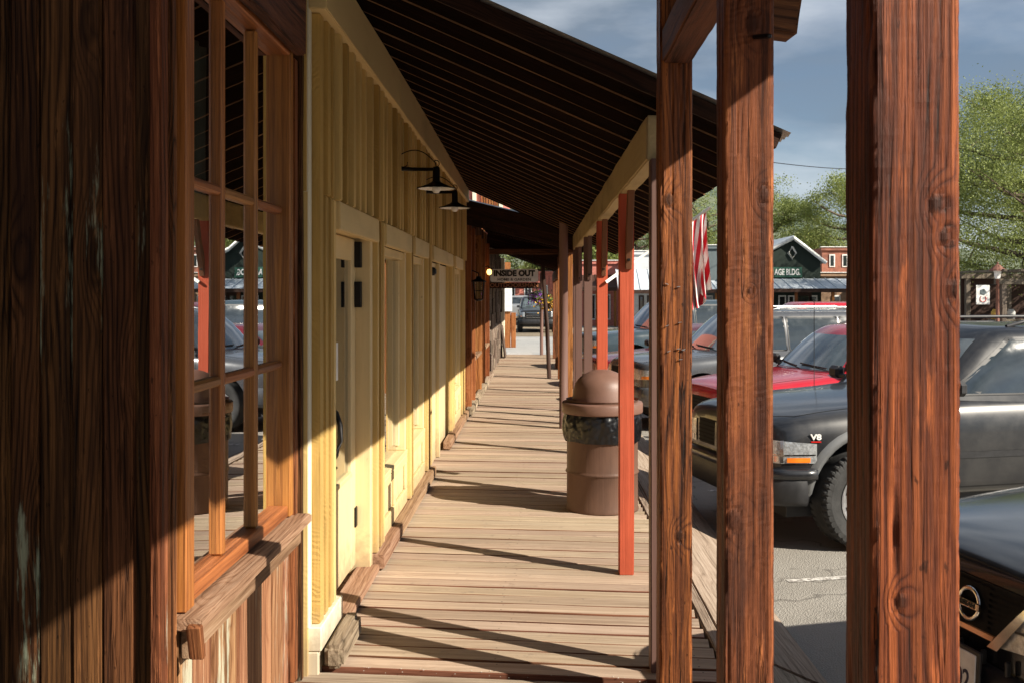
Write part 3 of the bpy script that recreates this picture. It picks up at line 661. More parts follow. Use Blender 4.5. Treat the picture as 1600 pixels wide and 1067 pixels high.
box('door_leaf_gap_cover', DX - 0.09, DX - 0.05, 4.97, 6.12, 0.0, 0.068, M['sill'], yb_, 0.003)
box('threshold', DX - 0.0, -0.965, 4.99, 6.1, 0.006, 0.05, M['sill'], yb_, 0.006, 12, 0.0015, 90)
# windows
for i, (kd, a, b) in enumerate(openings):
    if kd != 'win': continue
    z0, z1 = 0.50, 2.02
    wdw = box('window', -1.14, YX + 0.012, a + 0.001, a + 0.06, z0, z1, M['yellow_s'], yb_, 0.004)
    box('frame', -1.14, YX + 0.012, b - 0.06, b - 0.001, z0, z1, M['yellow_s'], wdw, 0.004)
    box('frame', -1.14, YX - 0.002, a + 0.061, b - 0.061, z1 - 0.06, z1, M['yellow_y'], wdw, 0.004)
    box('frame', -1.14, -1.06, b - 0.11, b - 0.062, z0 + 0.04, z1 - 0.061, M['yellow_s'], wdw, 0.004)
    box('sill', -1.14, YX + 0.022, a - 0.005, b + 0.005, z0 - 0.035, z0 - 0.001, M['yellow_y'], wdw, 0.004)
    link('pane', me_from([(0, a + 0.06, z0), (0, b - 0.06, z0), (0, b - 0.06, z1 - 0.06), (0, a + 0.06, z1 - 0.06)], [(0, 1, 2, 3)], 'pane', M['glass_dark']), M['glass_dark'], wdw, (-1.085, 0, 0))
    # knee wall below
    panel(a, b, -0.25, z0 - 0.036, YX - 0.004, 'yellow_s', 'knee_wall')
    box('rail', YX - 0.003, YX + 0.02, a, b, 0.40, 0.462, M['yellow_y'], yb_, 0.004)
    box('rail', YX - 0.003, YX + 0.02, a, b, 0.09, 0.2, M['yellow_y'], yb_, 0.004)
    nb_ = 2 if b - a > 1.0 else 1
    for k in range(nb_ + 1):
        yk = a + 0.03 + (b - a - 0.06) * k / nb_
        box('panel_stile', YX - 0.003, YX + 0.018, yk - 0.03, yk + 0.03, 0.201, 0.399, M['yellow_s'], yb_, 0.004)
    link('blind', curtain_me(a + 0.62 * (b - a), b - 0.08, 0.6, 1.96, 0.02, i), M['curtain'], yb_, (-1.34, 0, 0))
# flat boarded bay
for k in range(4):
    a = 9.45 + k * 0.5375
    box('bay_board', YX - 0.06, YX - 0.03, a + 0.003, a + 0.5345, -0.1, 2.02, M['yellow_s'], yb_, 0.004)
box('bay_trim', YX - 0.028, YX + 0.01, 10.42, 10.50, 0, 2.02, M['yellow_s'], yb_, 0.004)
box('bay_spotlight', YX - 0.03, YX + 0.05, 9.62, 9.74, 1.88, 1.96, M['black_metal'], yb_, 0.02)
# skirt and foot timbers along the deck
box('skirt', -1.04, -0.972, 4.49, 4.985, 0.09, 0.2, M['white_p'], yb_, 0.005)
box('skirt_face', -1.04, -0.985, 4.49, 4.985, -0.2, 0.088, M['white_p'], yb_, 0.005)
for i, (a, b) in enumerate([(4.49, 4.98), (6.14, 7.02), (7.03, 9.35), (10.9, 13.0), (13.01, 13.95)]):
    if i == 0:
        vs, fs = [], []
        o = box('foot_timber', -0.962, -0.875, a, b, 0.006, 0.118, M['log'], yb_, 0.02, 12, 0.0035, 95)
    else:
        o = box('foot_timber', -1.029, -0.945, a, b, 0.006, 0.095, M['sill'], yb_, 0.006, 20, 0.002, 95 + i)
rm = [(-4.0, 4.47, -0.2), (-1.15, 4.47, -0.2), (-1.15, 13.88, -0.2), (-4.0, 13.88, -0.2), (-4.0, 4.47, 3.2), (-1.15, 4.47, 3.2), (-1.15, 13.88, 3.2), (-4.0, 13.88, 3.2)]
link('room', me_from(rm, [(0, 1, 2, 3), (7, 6, 5, 4), (0, 4, 5, 1), (2, 6, 7, 3), (3, 7, 4, 0)], 'room', M['room_wall']), M['room_wall'], yb_)

# ------------------------------------------------------------------ canopies
def canopy(name, label, y0, y1, x0, x1, zw, slope, pw, beam, mat='roof', fascia=None, tin=True, seed=1, drop=0.0, end=0.0):
    rt = thing(name, label, 'canopy', ((x0 + x1) / 2, (y0 + y1) / 2, zw))
    rnd = random.Random(seed); ang = math.atan(slope); ln = (x1 - x0) / math.cos(ang)
    zc = zw - slope * (x1 - x0) / 2; xc = (x0 + x1) / 2
    n = int(round((y1 - y0) / pw)); pw = (y1 - y0) / n
    for i in range(n):
        off = 0.010 if i % 2 else 0.0
        off += rnd.uniform(0, 0.004)
        me = box_me(ln, pw - 0.004, 0.026, M[mat], 0.003, 0, 0, i % 5)
        if len(me.materials) == 1:
            me.materials.append(M['roof_edge'])
            for p in me.polygons:
                if p.normal.y < -0.9: p.material_index = 1
        link('roof_plank', me, M[mat], rt, (xc, y0 + pw * (i + 0.5), zc + 0.016 + rnd.uniform(0, 0.004) - drop * (i + 0.5) / n), (0.013, ang, 0))
    if tin:
        P = []; L2 = ln / 2 + 0.05; ny = int((y1 - y0 + 0.1) / 0.017)
        for j in range(ny + 1):
            y = y0 - 0.06 + (y1 - y0 + 0.12) * j / ny
            P.append([(s * L2, y - (y0 + y1) / 2, 0.009 * math.sin(2 * math.pi * y / 0.068) - drop * (y - y0) / (y1 - y0)) for s in (-1, 1)])
        link('corrugated_sheet', quadstrip_me(P, M['tin']), M['tin'], rt, (xc, (y0 + y1) / 2, zc + 0.072), (0, ang, 0))
    if fascia:
        link('rake_board', box_me(ln, 0.035, fascia, M['dark_x'], 0.005, 12, 0.003, 5), M['dark_x'], rt, (xc, y0 - 0.02, zc + 0.062 - fascia / 2), (0, ang, 0))
    if end:
        link('end_board', box_me(ln, 0.035, end, M['dark_x'], 0.005, 12, 0.003, 6), M['dark_x'], rt, (xc, y1 + 0.005, zc + 0.062 - end / 2), (0, ang, 0))
    if beam:
        bx0, bx1, bz0, bz1, bm_ = beam
        k = max(1, int((y1 - y0) / 4.5)); st = (y1 - y0) / k
        for i in range(k):
            box('beam', bx0, bx1, y0 + st * i + 0.002, y0 + st * (i + 1) - 0.002, bz0, bz1, M[bm_], rt, 0.008, 24, 0.006, 100 + i)
        zt = zw - slope * (bx1 - x0) - 0.012 - drop
        if zt - bz1 > 0.02:
            box('beam_packer', bx0 + 0.02, bx1 - 0.02, y0 + 0.02, y1 - 0.02, bz1 - 0.004, zt, M['dbrown'], rt, 0)
    return rt
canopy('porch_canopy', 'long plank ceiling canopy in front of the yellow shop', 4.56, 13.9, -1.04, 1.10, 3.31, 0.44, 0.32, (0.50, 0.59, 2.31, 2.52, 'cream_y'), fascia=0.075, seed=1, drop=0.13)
canopy('near_canopy', 'high canopy over the nine pane window and the big rough posts', -11.5, 4.38, -1.1, 1.52, 3.70, 0.285, 0.26, (0.524, 0.664, 2.99, 3.15, 'beam_brown_y'), seed=2)  # lengthened far behind the camera, out of view, to shade the left wall
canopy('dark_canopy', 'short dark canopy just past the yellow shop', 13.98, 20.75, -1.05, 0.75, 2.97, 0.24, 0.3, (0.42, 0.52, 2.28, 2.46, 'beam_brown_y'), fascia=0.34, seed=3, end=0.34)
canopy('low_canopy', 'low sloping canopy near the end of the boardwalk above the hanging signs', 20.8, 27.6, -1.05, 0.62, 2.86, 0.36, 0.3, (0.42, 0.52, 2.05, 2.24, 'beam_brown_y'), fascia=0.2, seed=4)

# ------------------------------------------------------------------ posts
def rough_post_me(w, h, seed, knots, mat):
    """a squared timber with split checks, chipped arrises and knots; knots = (face, u, z, r), face 0 looks at the camera"""
    nf, nz = 16, 300; vs, kn = [], []
    q = Vector((seed * 7.3, seed * 3.1, seed * 1.7))
    for iz in range(nz + 1):
        z = h * iz / nz
        for f in range(4):
            for k in range(nf):
                u = (k / nf - 0.5) * w
                base = [(u, -w / 2), (w / 2, u), (-u, w / 2), (-w / 2, -u)][f]; nrm = [(0, -1), (1, 0), (0, 1), (-1, 0)][f]
                ce = abs(k / nf - 0.5) * 2
                d = 0.0028 * mnoise.noise(Vector((u * 9 + f * 5, z * 1.6, seed)) + q) + 0.0011 * mnoise.noise(Vector((u * 130 + f * 17, z * 2.2, seed)) + q) + 0.0007 * mnoise.noise(Vector((u * 60, z * 60, f + seed)))
                ck = abs(mnoise.noise(Vector((u * 22 + f * 9, z * 0.8, seed + 3)) + q)); mk = mnoise.noise(Vector((u * 4 + f * 3, z * 1.3, seed + 8)) + q)
                if ck < 0.05 and mk > 0.05: d -= 0.006 * (1 - ck / 0.05) * min(1, mk * 5)
                cin = 0.0
                if k == 0 or ce > 0.8:
                    chip = max(0.0, mnoise.noise(Vector((f * 7.0 + (1 if k > nf / 2 else 0), z * 7, seed + 1)))) ** 1.5 * 0.022 + 0.003 + 0.003 * abs(mnoise.noise(Vector((f, z * 40, seed))))
                    cin = chip if k == 0 else chip * max(0, (ce - 0.8) / 0.2) * 0.5
                ka = 0.0
                for (kf, ku, kz, kr) in knots:
                    if kf == f:
                        dd = math.hypot((u - ku), (z - kz) * 0.7) / kr
                        if dd < 3.2:
                            ka = max(ka, max(0, 1 - dd / 3.2)); d += 0.0018 * math.exp(-(dd / 1.0) ** 2) - 0.005 * math.exp(-((dd - 1.05) / 0.16) ** 2) * (0.5 + 0.5 * mnoise.noise(Vector((u * 60, z * 60, seed))))
                x, y = base[0] + nrm[0] * d, base[1] + nrm[1] * d
                if cin > 0:
                    x -= math.copysign(cin, base[0]) if abs(base[0]) > w * 0.35 else 0; y -= math.copysign(cin, base[1]) if abs(base[1]) > w * 0.35 else 0
                vs.append((x, y, z)); kn.append(ka)
    m = 4 * nf; fs = []
    for iz in range(nz):
        for k in range(m): fs.append((iz * m + k, iz * m + (k + 1) % m, (iz + 1) * m + (k + 1) % m, (iz + 1) * m + k))
    fs.append(tuple(range(m - 1, -1, -1))); fs.append(tuple(nz * m + k for k in range(m)))
    me = me_from(vs, fs, 'post', mat); at_ = me.attributes.new('knot', 'FLOAT', 'POINT'); at_.data.foreach_set('value', kn)
    return me
def big_post(y, label, mat, seed, brace, px, w, knots):
    cx, cyy = px + w / 2, y + w / 2
    rt = thing('rough_post', label, 'post', (cx, cyy, -0.012), group='big rough posts of the near canopy')
    link('shaft', rough_post_me(w, 3.01, seed, knots, M[mat]), M[mat], rt, (cx, cyy, -0.012))
    if brace: box('rail_beam', px + 0.008, px + 0.128, 2.945, y - 0.001, 2.65, 2.79, M['beam_brown_y'], rt, 0.008, 14, 0.005, seed + 3)
    return rt
p1_ = big_post(4.10, 'rough reddish brown post with staples, farthest of the three big posts', 'post', 1, True, 0.506, 0.135, [(0, 0.015, 0.72, 0.019), (0, -0.03, 2.1, 0.022)])
p2_ = big_post(2.79, 'rough saw-marked brown post, middle of the three big posts', 'post_saw', 2, False, 0.526, 0.14, [(0, 0.04, 1.99, 0.017), (0, -0.045, 1.08, 0.022), (0, 0.01, 2.47, 0.024), (0, 0.0, 1.72, 0.009)])
p3_ = big_post(1.53, 'rough deep grained brown post, nearest of the three big posts', 'post', 8, False, 0.514, 0.14, [(0, 0.03, 1.85, 0.013), (0, 0.042, 1.80, 0.010), (0, -0.025, 1.24, 0.010), (0, 0.062, 1.72, 0.014)])
box('tie_beam', 0.645, 0.775, 2.932, 3.03, 2.47, 2.62, M['beam_brown_x'], p2_, 0.008, 8, 0.006, 9, rot=(0, 0.14, 0))
box('bolt', 0.614, 0.629, 2.71, 2.79, 2.405, 2.417, M['black_metal'], p2_, 0.003, rot=(0.2, 0.0, 0.35))
for i in range(9):                                     # old staples left in the posts
    z = random.uniform(1.35, 1.75); x = random.uniform(0.53, 0.62)
    box('staple', x - 0.007, x + 0.007, 4.093, 4.0975, z, z + 0.0025, M['steel'], p1_, 0, rot=(0, random.uniform(-0.5, 0.5), 0))
def slim_post(y, label, mat, x0=0.50, w=0.089, z1=2.31, brace=True, bl=0.5):
    rt = thing('porch_post', label, 'post', (x0 + w / 2, y + w / 2, 0), group='slim posts of the long canopy')
    box('shaft', x0, x0 + w, y, y + w, -0.002, z1, M[mat], rt, 0.004, 24, 0.0015, int(y * 3))
    if brace:
        a = Vector((x0 + w * 0.62, y + 0.02, 1.86)); b = Vector((x0 + w * 0.62, y - 0.16, z1 + 0.02))
        ln = (b - a).length; ang = math.atan2((b - a).y, (b - a).z)
        link('knee_brace', box_me(0.04, 0.07, ln, M['brown'] if mat == 'brown' else M['cream_b'], 0.004), None, rt, (a + b) / 2, (-ang, 0, 0))
        box('bolt', x0 + w * 0.5, x0 + w * 0.7, y - 0.04, y - 0.03, 1.9, 1.915, M['black_metal'], rt, 0.002)
    return rt
M['cream_b'] = paint('brace_paint', (0.2, 0.085, 0.045), 0.65, 0.003, 'z', 0.1, wear_col=(0.3, 0.2, 0.12), dirt=0.5)
slim_post(4.475, 'slim brown post tucked behind the farthest big rough post', 'brown', 0.512, brace=False)
slim_post(6.04, 'red painted post beside the trash can, the nearer red one', 'red')
slim_post(8.3, 'red painted post behind the trash can, the farther red one', 'red')
slim_post(10.6, 'brown painted post next beyond the two red posts', 'brown')
slim_post(13.0, 'second brown painted post beyond the red posts', 'brown')
slim_post(13.72, 'brown painted post at the far end of the long canopy', 'brown')
pp = tube('pipe_post', [(0.34, 12.7, -0.002), (0.34, 12.7, 1.2), (0.34, 12.7, 2.62)], 0.056, M['brown'], None, 16)
tag(pp, 'round brown pipe standing on the deck at the end of the long canopy', 'pipe')
far_labels = ['orange stained square post right behind the round pipe', 'reddish square post second beyond the round pipe', 'orange brown post third beyond the round pipe', 'dark square post fourth beyond the round pipe', 'last square post before the cross street']
for i, y in enumerate([14.5, 17.2, 20.0, 22.9, 26.4]):
    rt = thing('square_post', far_labels[i], 'post', (0.47, y, 0), group='square posts of the far canopies')
    zt = 2.28 if y < 20.3 else 2.06
    box('shaft', 0.42, 0.52, y, y + 0.10, -0.002, zt, M['orange_z'] if i in (0, 1, 2) else M['board_z'], rt, 0.005, 20, 0.003, i)
tag(tube('leaning_pole', [(0.25, 20.3, -0.002), (0.21, 20.5, 1.0), (0.12, 21.0, 2.33)], 0.045, M['dbrown'], None, 10), 'dark leaning pole propping the low canopy', 'pole')
tag(tube('thin_pole', [(0.13, 28.1, 0.0), (0.13, 28.1, 2.3)], 0.05, M['brown'], None, 10), 'thin brown pole at the very end of the boardwalk', 'pole')
# ------------------------------------------------------------------ trash can
tc_ = thing('trash_can', 'brown drum trash can with black bag and domed lid behind the red post', 'trash can', (0.52, 7.93, 0))
M['drum_s'] = M['drum']
pr = [(0.0, 0.004), (0.27, 0.004), (0.287, 0.0), (0.29, 0.012), (0.283, 0.03), (0.282, 0.28), (0.287, 0.292), (0.294, 0.30), (0.287, 0.31), (0.282, 0.325), (0.282, 0.56), (0.287, 0.572), (0.294, 0.58), (0.287, 0.59), (0.282, 0.60), (0.282, 0.86), (0.29, 0.87)]
link('drum', lathe_me(pr, 48, M['drum']), M['drum'], tc_, (0.52, 7.93, 0.002))
def bagfn(r, z, a):
    q = Vector((math.cos(a) * 5, math.sin(a) * 5, z * 9))
    return r + 0.012 * mnoise.noise(q) + 0.016 * (0.5 - abs(mnoise.noise(q * 1.9))) + 0.009 * (0.5 - abs(mnoise.noise(q * 4.1)))
prb = [(0.290 + 0.016 * math.sin(math.pi * k / 24), 0.55 + (0.79 - 0.55) * k / 24) for k in range(25)]
bag = lathe_me(prb, 160, M['bag'], True, bagfn)
for v in bag.vertices:
    if v.co.z < 0.575: v.co.z += 0.02 * mnoise.noise(Vector((v.co.x * 8, v.co.y * 8, 3)))
link('bag', bag, M['bag'], tc_, (0.52, 7.93, 0.0))
lid = link('lid', lathe_me([(0.285, 0.77), (0.318, 0.765), (0.322, 0.775), (0.322, 0.838), (0.316, 0.85), (0.24, 0.858), (0.225, 0.86)], 56, M['plastic_br']), M['plastic_br'], tc_, (0.52, 7.93, 0))
dome = [(0.243, 0.855), (0.24, 0.88), (0.228, 0.94)] + [(0.226 * math.cos(t), 0.94 + 0.165 * math.sin(t)) for t in [k * math.pi / 2 / 9 for k in range(1, 10)]]
link('dome', lathe_me(dome, 48, M['plastic_br']), M['plastic_br'], lid, (0.52, 7.93, 0))
# swing flap on the street side of the dome
fl = []
for i in range(9):
    a = R(-35 + i * 70 / 8); fl.append([(0.246 * math.cos(a) * (1 - 0.02 * k), 0.246 * math.sin(a), 0.87 + 0.035 * k) for k in range(4)])
link('flap', quadstrip_me(fl, M['plastic_br']), M['plastic_br'], lid, (0.522, 7.93, 0))

# ------------------------------------------------------------------ gooseneck lamps on the yellow wall
def goose(y, label):
    z = 2.60; x0 = YX + 0.033
    rt = thing('wall_lamp', label, 'lamp', (x0, y, z), group='lamps on the yellow wall')
    box('wall_bar', x0, x0 + 0.012, y - 0.018, y + 0.018, z - 0.02, z + 0.26, M['black_metal'], rt, 0.003)
    tube('arm', [(x0 + 0.005, y, z), (x0 + 0.10, y, z - 0.006), (x0 + 0.27, y, z - 0.006)], [0.017, 0.014, 0.012], M['black_metal'], rt)
    sc = [(x0 + 0.006, y, z + 0.10)]
    for k in range(13):
        f = k / 12; sc.append((x0 + 0.02 + 0.25 * f, y, z + 0.10 + 0.055 * math.sin(f * math.pi * 0.8) - 0.095 * f ** 2.0))
    for k in range(7):
        a = -math.pi / 2 + k * math.pi * 1.3 / 6; sc.append((x0 + 0.275 + 0.022 * math.cos(a), y, z + 0.035 + 0.024 * math.sin(a)))
    tube('scroll', sc, 0.0042, M['black_metal'], rt, 6)
    tube('curl', [(x0 + 0.04, y, z + 0.008), (x0 + 0.065, y, z + 0.02), (x0 + 0.07, y, z + 0.045)], 0.004, M['black_metal'], rt, 6)
    xs = x0 + 0.275
    link('socket', lathe_me([(0.0, 0.01), (0.022, 0.01), (0.026, -0.015), (0.026, -0.085), (0.034, -0.1), (0.0, -0.1)], 20, M['black_metal']), None, rt, (xs, y, z))
    fl = lambda r, zz, a: r * (1 + (0.05 * math.cos(16 * a) if r > 0.08 else 0))
    sh = link('shade', lathe_me([(0.03, -0.095), (0.05, -0.108), (0.10, -0.13), (0.135, -0.14), (0.135, -0.144), (0.09, -0.131), (0.03, -0.104)], 96, M['black_metal'], True, fl), None, rt, (xs, y, z))
    link('shade_lining', lathe_me([(0.02, -0.106), (0.09, -0.1335), (0.128, -0.1465)], 64, M['enamel'], True, fl), None, sh, (xs, y, z))
    link('bulb', lathe_me([(0.0, -0.178), (0.018, -0.175), (0.03, -0.16), (0.032, -0.145), (0.022, -0.12), (0.0, -0.11)], 20, M['bulb']), None, rt, (xs, y, z))
goose(7.14, 'black gooseneck lamp with fluted shade on yellow wall, the nearer one')
goose(8.75, 'black gooseneck lamp with fluted shade on yellow wall, the farther one')

# ------------------------------------------------------------------ brown shops beyond the yellow one
bs = thing('brown_shop', 'rough brown board shop between yellow shop and hanging signs', 'building', (-1.3, 17, 0))
rnd = random.Random(5); y = 13.96; i = 0
while y < 20.8:
    w_ = rnd.choice((0.14, 0.19, 0.24, 0.3)); m_ = rnd.choice(('wall_z', 'orange_z', 'trim_z', 'board_z', 'board_z', 'wall_low'))
    if 15.3 < y < 16.6 or 18.2 < y < 19.3: zs = [(-0.1, 0.75, 'wall_low'), (2.05, 2.95, 'wall_z')]
    else: zs = [(-0.1, 2.95, m_)]
    for (za, zb, mm) in zs:
        box('wall_board', -1.12, -1.06 + rnd.uniform(-0.01, 0.03), y, y + w_ - 0.004, za, zb, M[mm], bs, 0.006, 12, 0.004, i % 9)
    y += w_; i += 1
for (a, b) in ((15.2, 16.75), (18.1, 19.5)):
    wd = box('window', -1.11, -1.0, a, a + 0.09, 0.75, 2.06, M['orange_z'], bs, 0.005)
    box('frame', -1.11, -1.0, b - 0.09, b, 0.75, 2.06, M['orange_z'], wd, 0.005)
    box('sill', -1.12, -0.93, a - 0.05, b + 0.05, 0.70, 0.748, M['sill'], wd, 0.005)
    link('pane', me_from([(0, a + 0.09, 0.75), (0, b - 0.09, 0.75), (0, b - 0.09, 2.06), (0, a + 0.09, 2.06)], [(0, 1, 2, 3)], 'pane', M['glass_dark']), M['glass_dark'], wd, (-1.07, 0, 0))
for y in (14.25, 15.1, 16.85, 18.0, 19.6): box('wall_post', -1.045, -0.94, y, y + 0.11, 0.0, 2.7, M['orange_z'], bs, 0.006, 16, 0.004, int(y))
for i, (a, b) in enumerate([(13.97, 16.2), (16.22, 18.6), (18.62, 20.8)]): box('foot_timber', -1.0, -0.9, a, b, 0.004, 0.1, M['log'], bs, 0.012, 14, 0.005, 130 + i)
rm = [(-4.0, 13.92, -0.2), (-1.125, 13.92, -0.2), (-1.125, 27.9, -0.2), (-4.0, 27.9, -0.2), (-4.0, 13.92, 3.0), (-1.125, 13.92, 3.0), (-1.125, 27.9, 3.0), (-4.0, 27.9, 3.0)]
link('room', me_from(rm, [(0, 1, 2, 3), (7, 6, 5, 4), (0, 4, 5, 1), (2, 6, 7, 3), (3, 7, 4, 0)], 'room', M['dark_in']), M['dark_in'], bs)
# brick red upper storey seen over the dark canopy
M['brickred'] = plain('brick_red_wall', (0.5, 0.17, 0.13), 0.85, 0, 0.004, 25, var=0.2)
us = box('upper_storey', -4.2, -0.75, 21.0, 27.8, 3.02, 6.0, M['brickred'], bs, 0)
for k in range(6): box('pilaster', -3.6 + k * 0.56, -3.52 + k * 0.56, 20.93, 20.998, 3.02, 5.8, M['white_p'], us, 0.004)
for k in range(8): box('slat', -1.18 + k * 0.055, -1.145 + k * 0.055, 20.95, 20.998, 3.02, 5.0, M['orange_z'], us, 0.004)
rs = thing('bark_shop', 'shop faced with rough bark slabs near the end of the boardwalk', 'building', (-1.2, 24, 0))
y = 20.86; i = 0
while y < 27.6:
    w_ = rnd.uniform(0.2, 0.42); z = -0.05
    while z < 2.7:
        h_ = rnd.uniform(0.25, 0.7)
        box('slab', -1.12, -1.02 + rnd.uniform(-0.02, 0.07), y, y + w_ - 0.008, z, min(z + h_, 2.75) - 0.006, M['bark'], rs, 0.02, 0, 0, 0); z += h_
    y += w_; i += 1
box('corner_post', -1.1, -0.9, 27.66, 27.86, -0.02, 2.7, M['white_p'], rs, 0.01)
# leaning slab of stone by the corner
o = box('leaning_board', -0.93, -0.88, 26.6, 27.3, 0.005, 0.85, M['bark'], None, 0.02, rot=(0, -0.12, 0)); tag(o, 'pale rough board leaning on the wall at the end of the boardwalk', 'board')

# lantern and lit lamp
ln_ = thing('wall_lantern', 'black carriage lantern hung on the brown shop wall', 'lantern', (-0.96, 14.3, 1.85))
lx, ly, lz = -0.84, 14.36, 1.72
tube('bracket', [(-1.03, ly, 1.98), (-0.93, ly, 2.04), (lx, ly, 2.0), (lx, ly, 1.95)], 0.01, M['black_metal'], ln_)
link('roof', lathe_me([(0.0, 0.24), (0.03, 0.235), (0.045, 0.2), (0.11, 0.165), (0.112, 0.155), (0.0, 0.155)], 8, M['black_metal'], False), None, ln_, (lx, ly, lz))
link('base', lathe_me([(0.0, -0.12), (0.03, -0.12), (0.065, -0.1), (0.07, -0.085), (0.0, -0.085)], 8, M['black_metal'], False), None, ln_, (lx, ly, lz))
for sx_, sy_ in ((1, 1), (1, -1), (-1, 1), (-1, -1)):
    tube('bar', [(lx + 0.055 * sx_, ly + 0.055 * sy_, lz - 0.09), (lx + 0.075 * sx_, ly + 0.075 * sy_, lz + 0.16)], 0.009, M['black_metal'], ln_, 6)
    tube('bar', [(lx + 0.065 * sx_, ly + 0.065 * sy_, lz + 0.03), (lx + 0.065 * (sx_ if sx_ == sy_ else -sx_), ly + 0.065 * (-sy_ if sx_ == sy_ else sy_), lz + 0.03)], 0.006, M['black_metal'], ln_, 6)
link('glass_chimney', lathe_me([(0.05, -0.08), (0.066, 0.15)], 4, M['glass_dark'], False), None, ln_, (lx, ly, lz), (0, 0, math.pi / 4))
ll = thing('lit_wall_lamp', 'small warm lit bulb lamp left of the white hanging sign', 'lamp', (-0.98, 19.4, 2.15))
tube('arm', [(-1.03, 19.4, 2.22), (-0.95, 19.4, 2.25), (-0.93, 19.4, 2.18)], 0.012, M['black_metal'], ll)
link('bulb', lathe_me([(0.0, -0.06), (0.035, -0.045), (0.05, 0.0), (0.035, 0.045), (0.0, 0.06)], 16, M['lamp_lit']), None, ll, (-0.93, 19.4, 2.13))

# ------------------------------------------------------------------ hanging signs
def sign(name, label, x0, x1, z0, z1, y, mat, lines, round_=0.05):
    rt = thing(name, label, 'sign', ((x0 + x1) / 2, y, z0))
    w_, h_ = x1 - x0, z1 - z0
    vs = []
    for cx, cz, a0 in ((w_ / 2 - round_, h_ / 2 - round_, 0), (-w_ / 2 + round_, h_ / 2 - round_, 90), (-w_ / 2 + round_, -h_ / 2 + round_, 180), (w_ / 2 - round_, -h_ / 2 + round_, 270)):
        for k in range(4):
            a = R(a0 + 30 * k); vs.append((cx + round_ * math.cos(a), 0, cz + round_ * math.sin(a)))
    n = len(vs); vs2 = [(v[0], 0.035, v[2]) for v in vs]
    link('panel', me_from(vs + vs2, [tuple(range(n - 1, -1, -1)), tuple(range(n, 2 * n))] + [(i, (i + 1) % n, n + (i + 1) % n, n + i) for i in range(n)], 'panel', M[mat]), M[mat], rt, ((x0 + x1) / 2, y, (z0 + z1) / 2))
    for (s, size, dz, lm, bold, sx) in lines:
        link('lettering', text_me(s, size, M[lm], 0.003, bold, sx=sx), None, rt, ((x0 + x1) / 2, y - 0.004, (z0 + z1) / 2 + dz), (R(90), 0, 0))
    for xx in (x0 + 0.12, x1 - 0.12): tube('hanger', [(xx, y + 0.017, z1 - 0.005), (xx, y + 0.017, z1 + 0.32)], 0.006, M['black_metal'], rt, 6)
    return rt
YS = 20.55
a_ = at(766, 421, YS); b_ = at(841, 441, YS)
sign('hanging_sign', 'white hanging sign reading INSIDE OUT above the boardwalk', a_.x, b_.x, b_.z, a_.z, YS, 'sign_white', [('INSIDE OUT', 0.16, 0.04, 'black_p', 0.009, 0.98), ('HOME & GARDEN', 0.075, -0.085, 'black_p', 0.001, 1.15)])
a_ = at(762, 442, YS); b_ = at(845, 451, YS)
sign('hanging_sign', 'dark brown hanging sign reading OUTDOORSMAN under the white sign', a_.x, b_.x, b_.z, a_.z, YS, 'dark_x', [('OUTDOORSMAN', 0.115, 0.0, 'tan_l', 0.002, 1.12)], 0.01)
box_ = box('sign_beam', -1.06, 0.44, YS - 0.02, YS + 0.06, 2.52, 2.63, M['beam_brown_x'], None, 0.006); tag(box_, 'dark cross beam above the two hanging signs', 'beam')

# ------------------------------------------------------------------ flag on an angled pole
fp = thing('flag', 'striped flag hanging from an angled pole over the street', 'flag', (0.57, 8.26, 1.8))
pa, pb = Vector((0.575, 8.28, 1.80)), Vector((1.44, 8.28, 2.42))
tube('pole', [pa, (pa + pb) / 2, pb], 0.013, M['sign_white'], fp, 8)
t_ = NT('flag_cloth'); uv = t_.n('UVMap'); sp = t_.n('SeparateXYZ'); t_.l(uv.outputs[0], sp.inputs[0])
stripe = t_.math('GREATER_THAN', t_.math('FRACT', t_.math('ADD', t_.math('MULTIPLY', sp.outputs['Y'], 6.5), t_.math('MULTIPLY', sp.outputs['X'], 2.6))), 0.5)
col = t_.mix(stripe, (0.5, 0.02, 0.035), (0.72, 0.7, 0.68))
cant = t_.math('MULTIPLY', t_.math('LESS_THAN', sp.outputs['X'], 0.2), t_.math('LESS_THAN', sp.outputs['Y'], 0.4))
col = t_.mix(cant, col, (0.02, 0.03, 0.13)); t_.l(col, t_.b.inputs['Base Color']); t_.b.inputs['Roughness'].default_value = 0.8
M['flag'] = t_.m
def flag_mesh(p0, p1, drop, seed, nx=26, nz=40, fold=0.05):
    vs, fs, uvs = [], [], []
    for i in range(nx + 1):
        s = i / nx
        for j in range(nz + 1):
            f = j / nz; hp_ = p0.lerp(p1, 1 - (1 - s) * (1 - 0.55 * f))
            k = fold * (0.2 + f)
            vs.append((hp_.x + k * 0.5 * math.sin(s * 17 + f * 2.2 + seed), hp_.y + k * math.sin(s * 21 + seed + 1.3 * f), hp_.z - drop * f * (1 - 0.15 * s) + 0.03 * math.sin(s * 9) * f))
            uvs.append((f, s))
    for i in range(nx):
        for j in range(nz): fs.append((i * (nz + 1) + j, i * (nz + 1) + j + 1, (i + 1) * (nz + 1) + j + 1, (i + 1) * (nz + 1) + j))
    me = me_from(vs, fs, 'flag', M['flag'], True); ul = me.uv_layers.new()
    for lp in me.loops: ul.data[lp.index].uv = uvs[lp.vertex_index]
    return me
link('cloth', flag_mesh(pa.lerp(pb, 0.66), pa.lerp(pb, 0.97), 0.80, 1.0), M['flag'], fp)
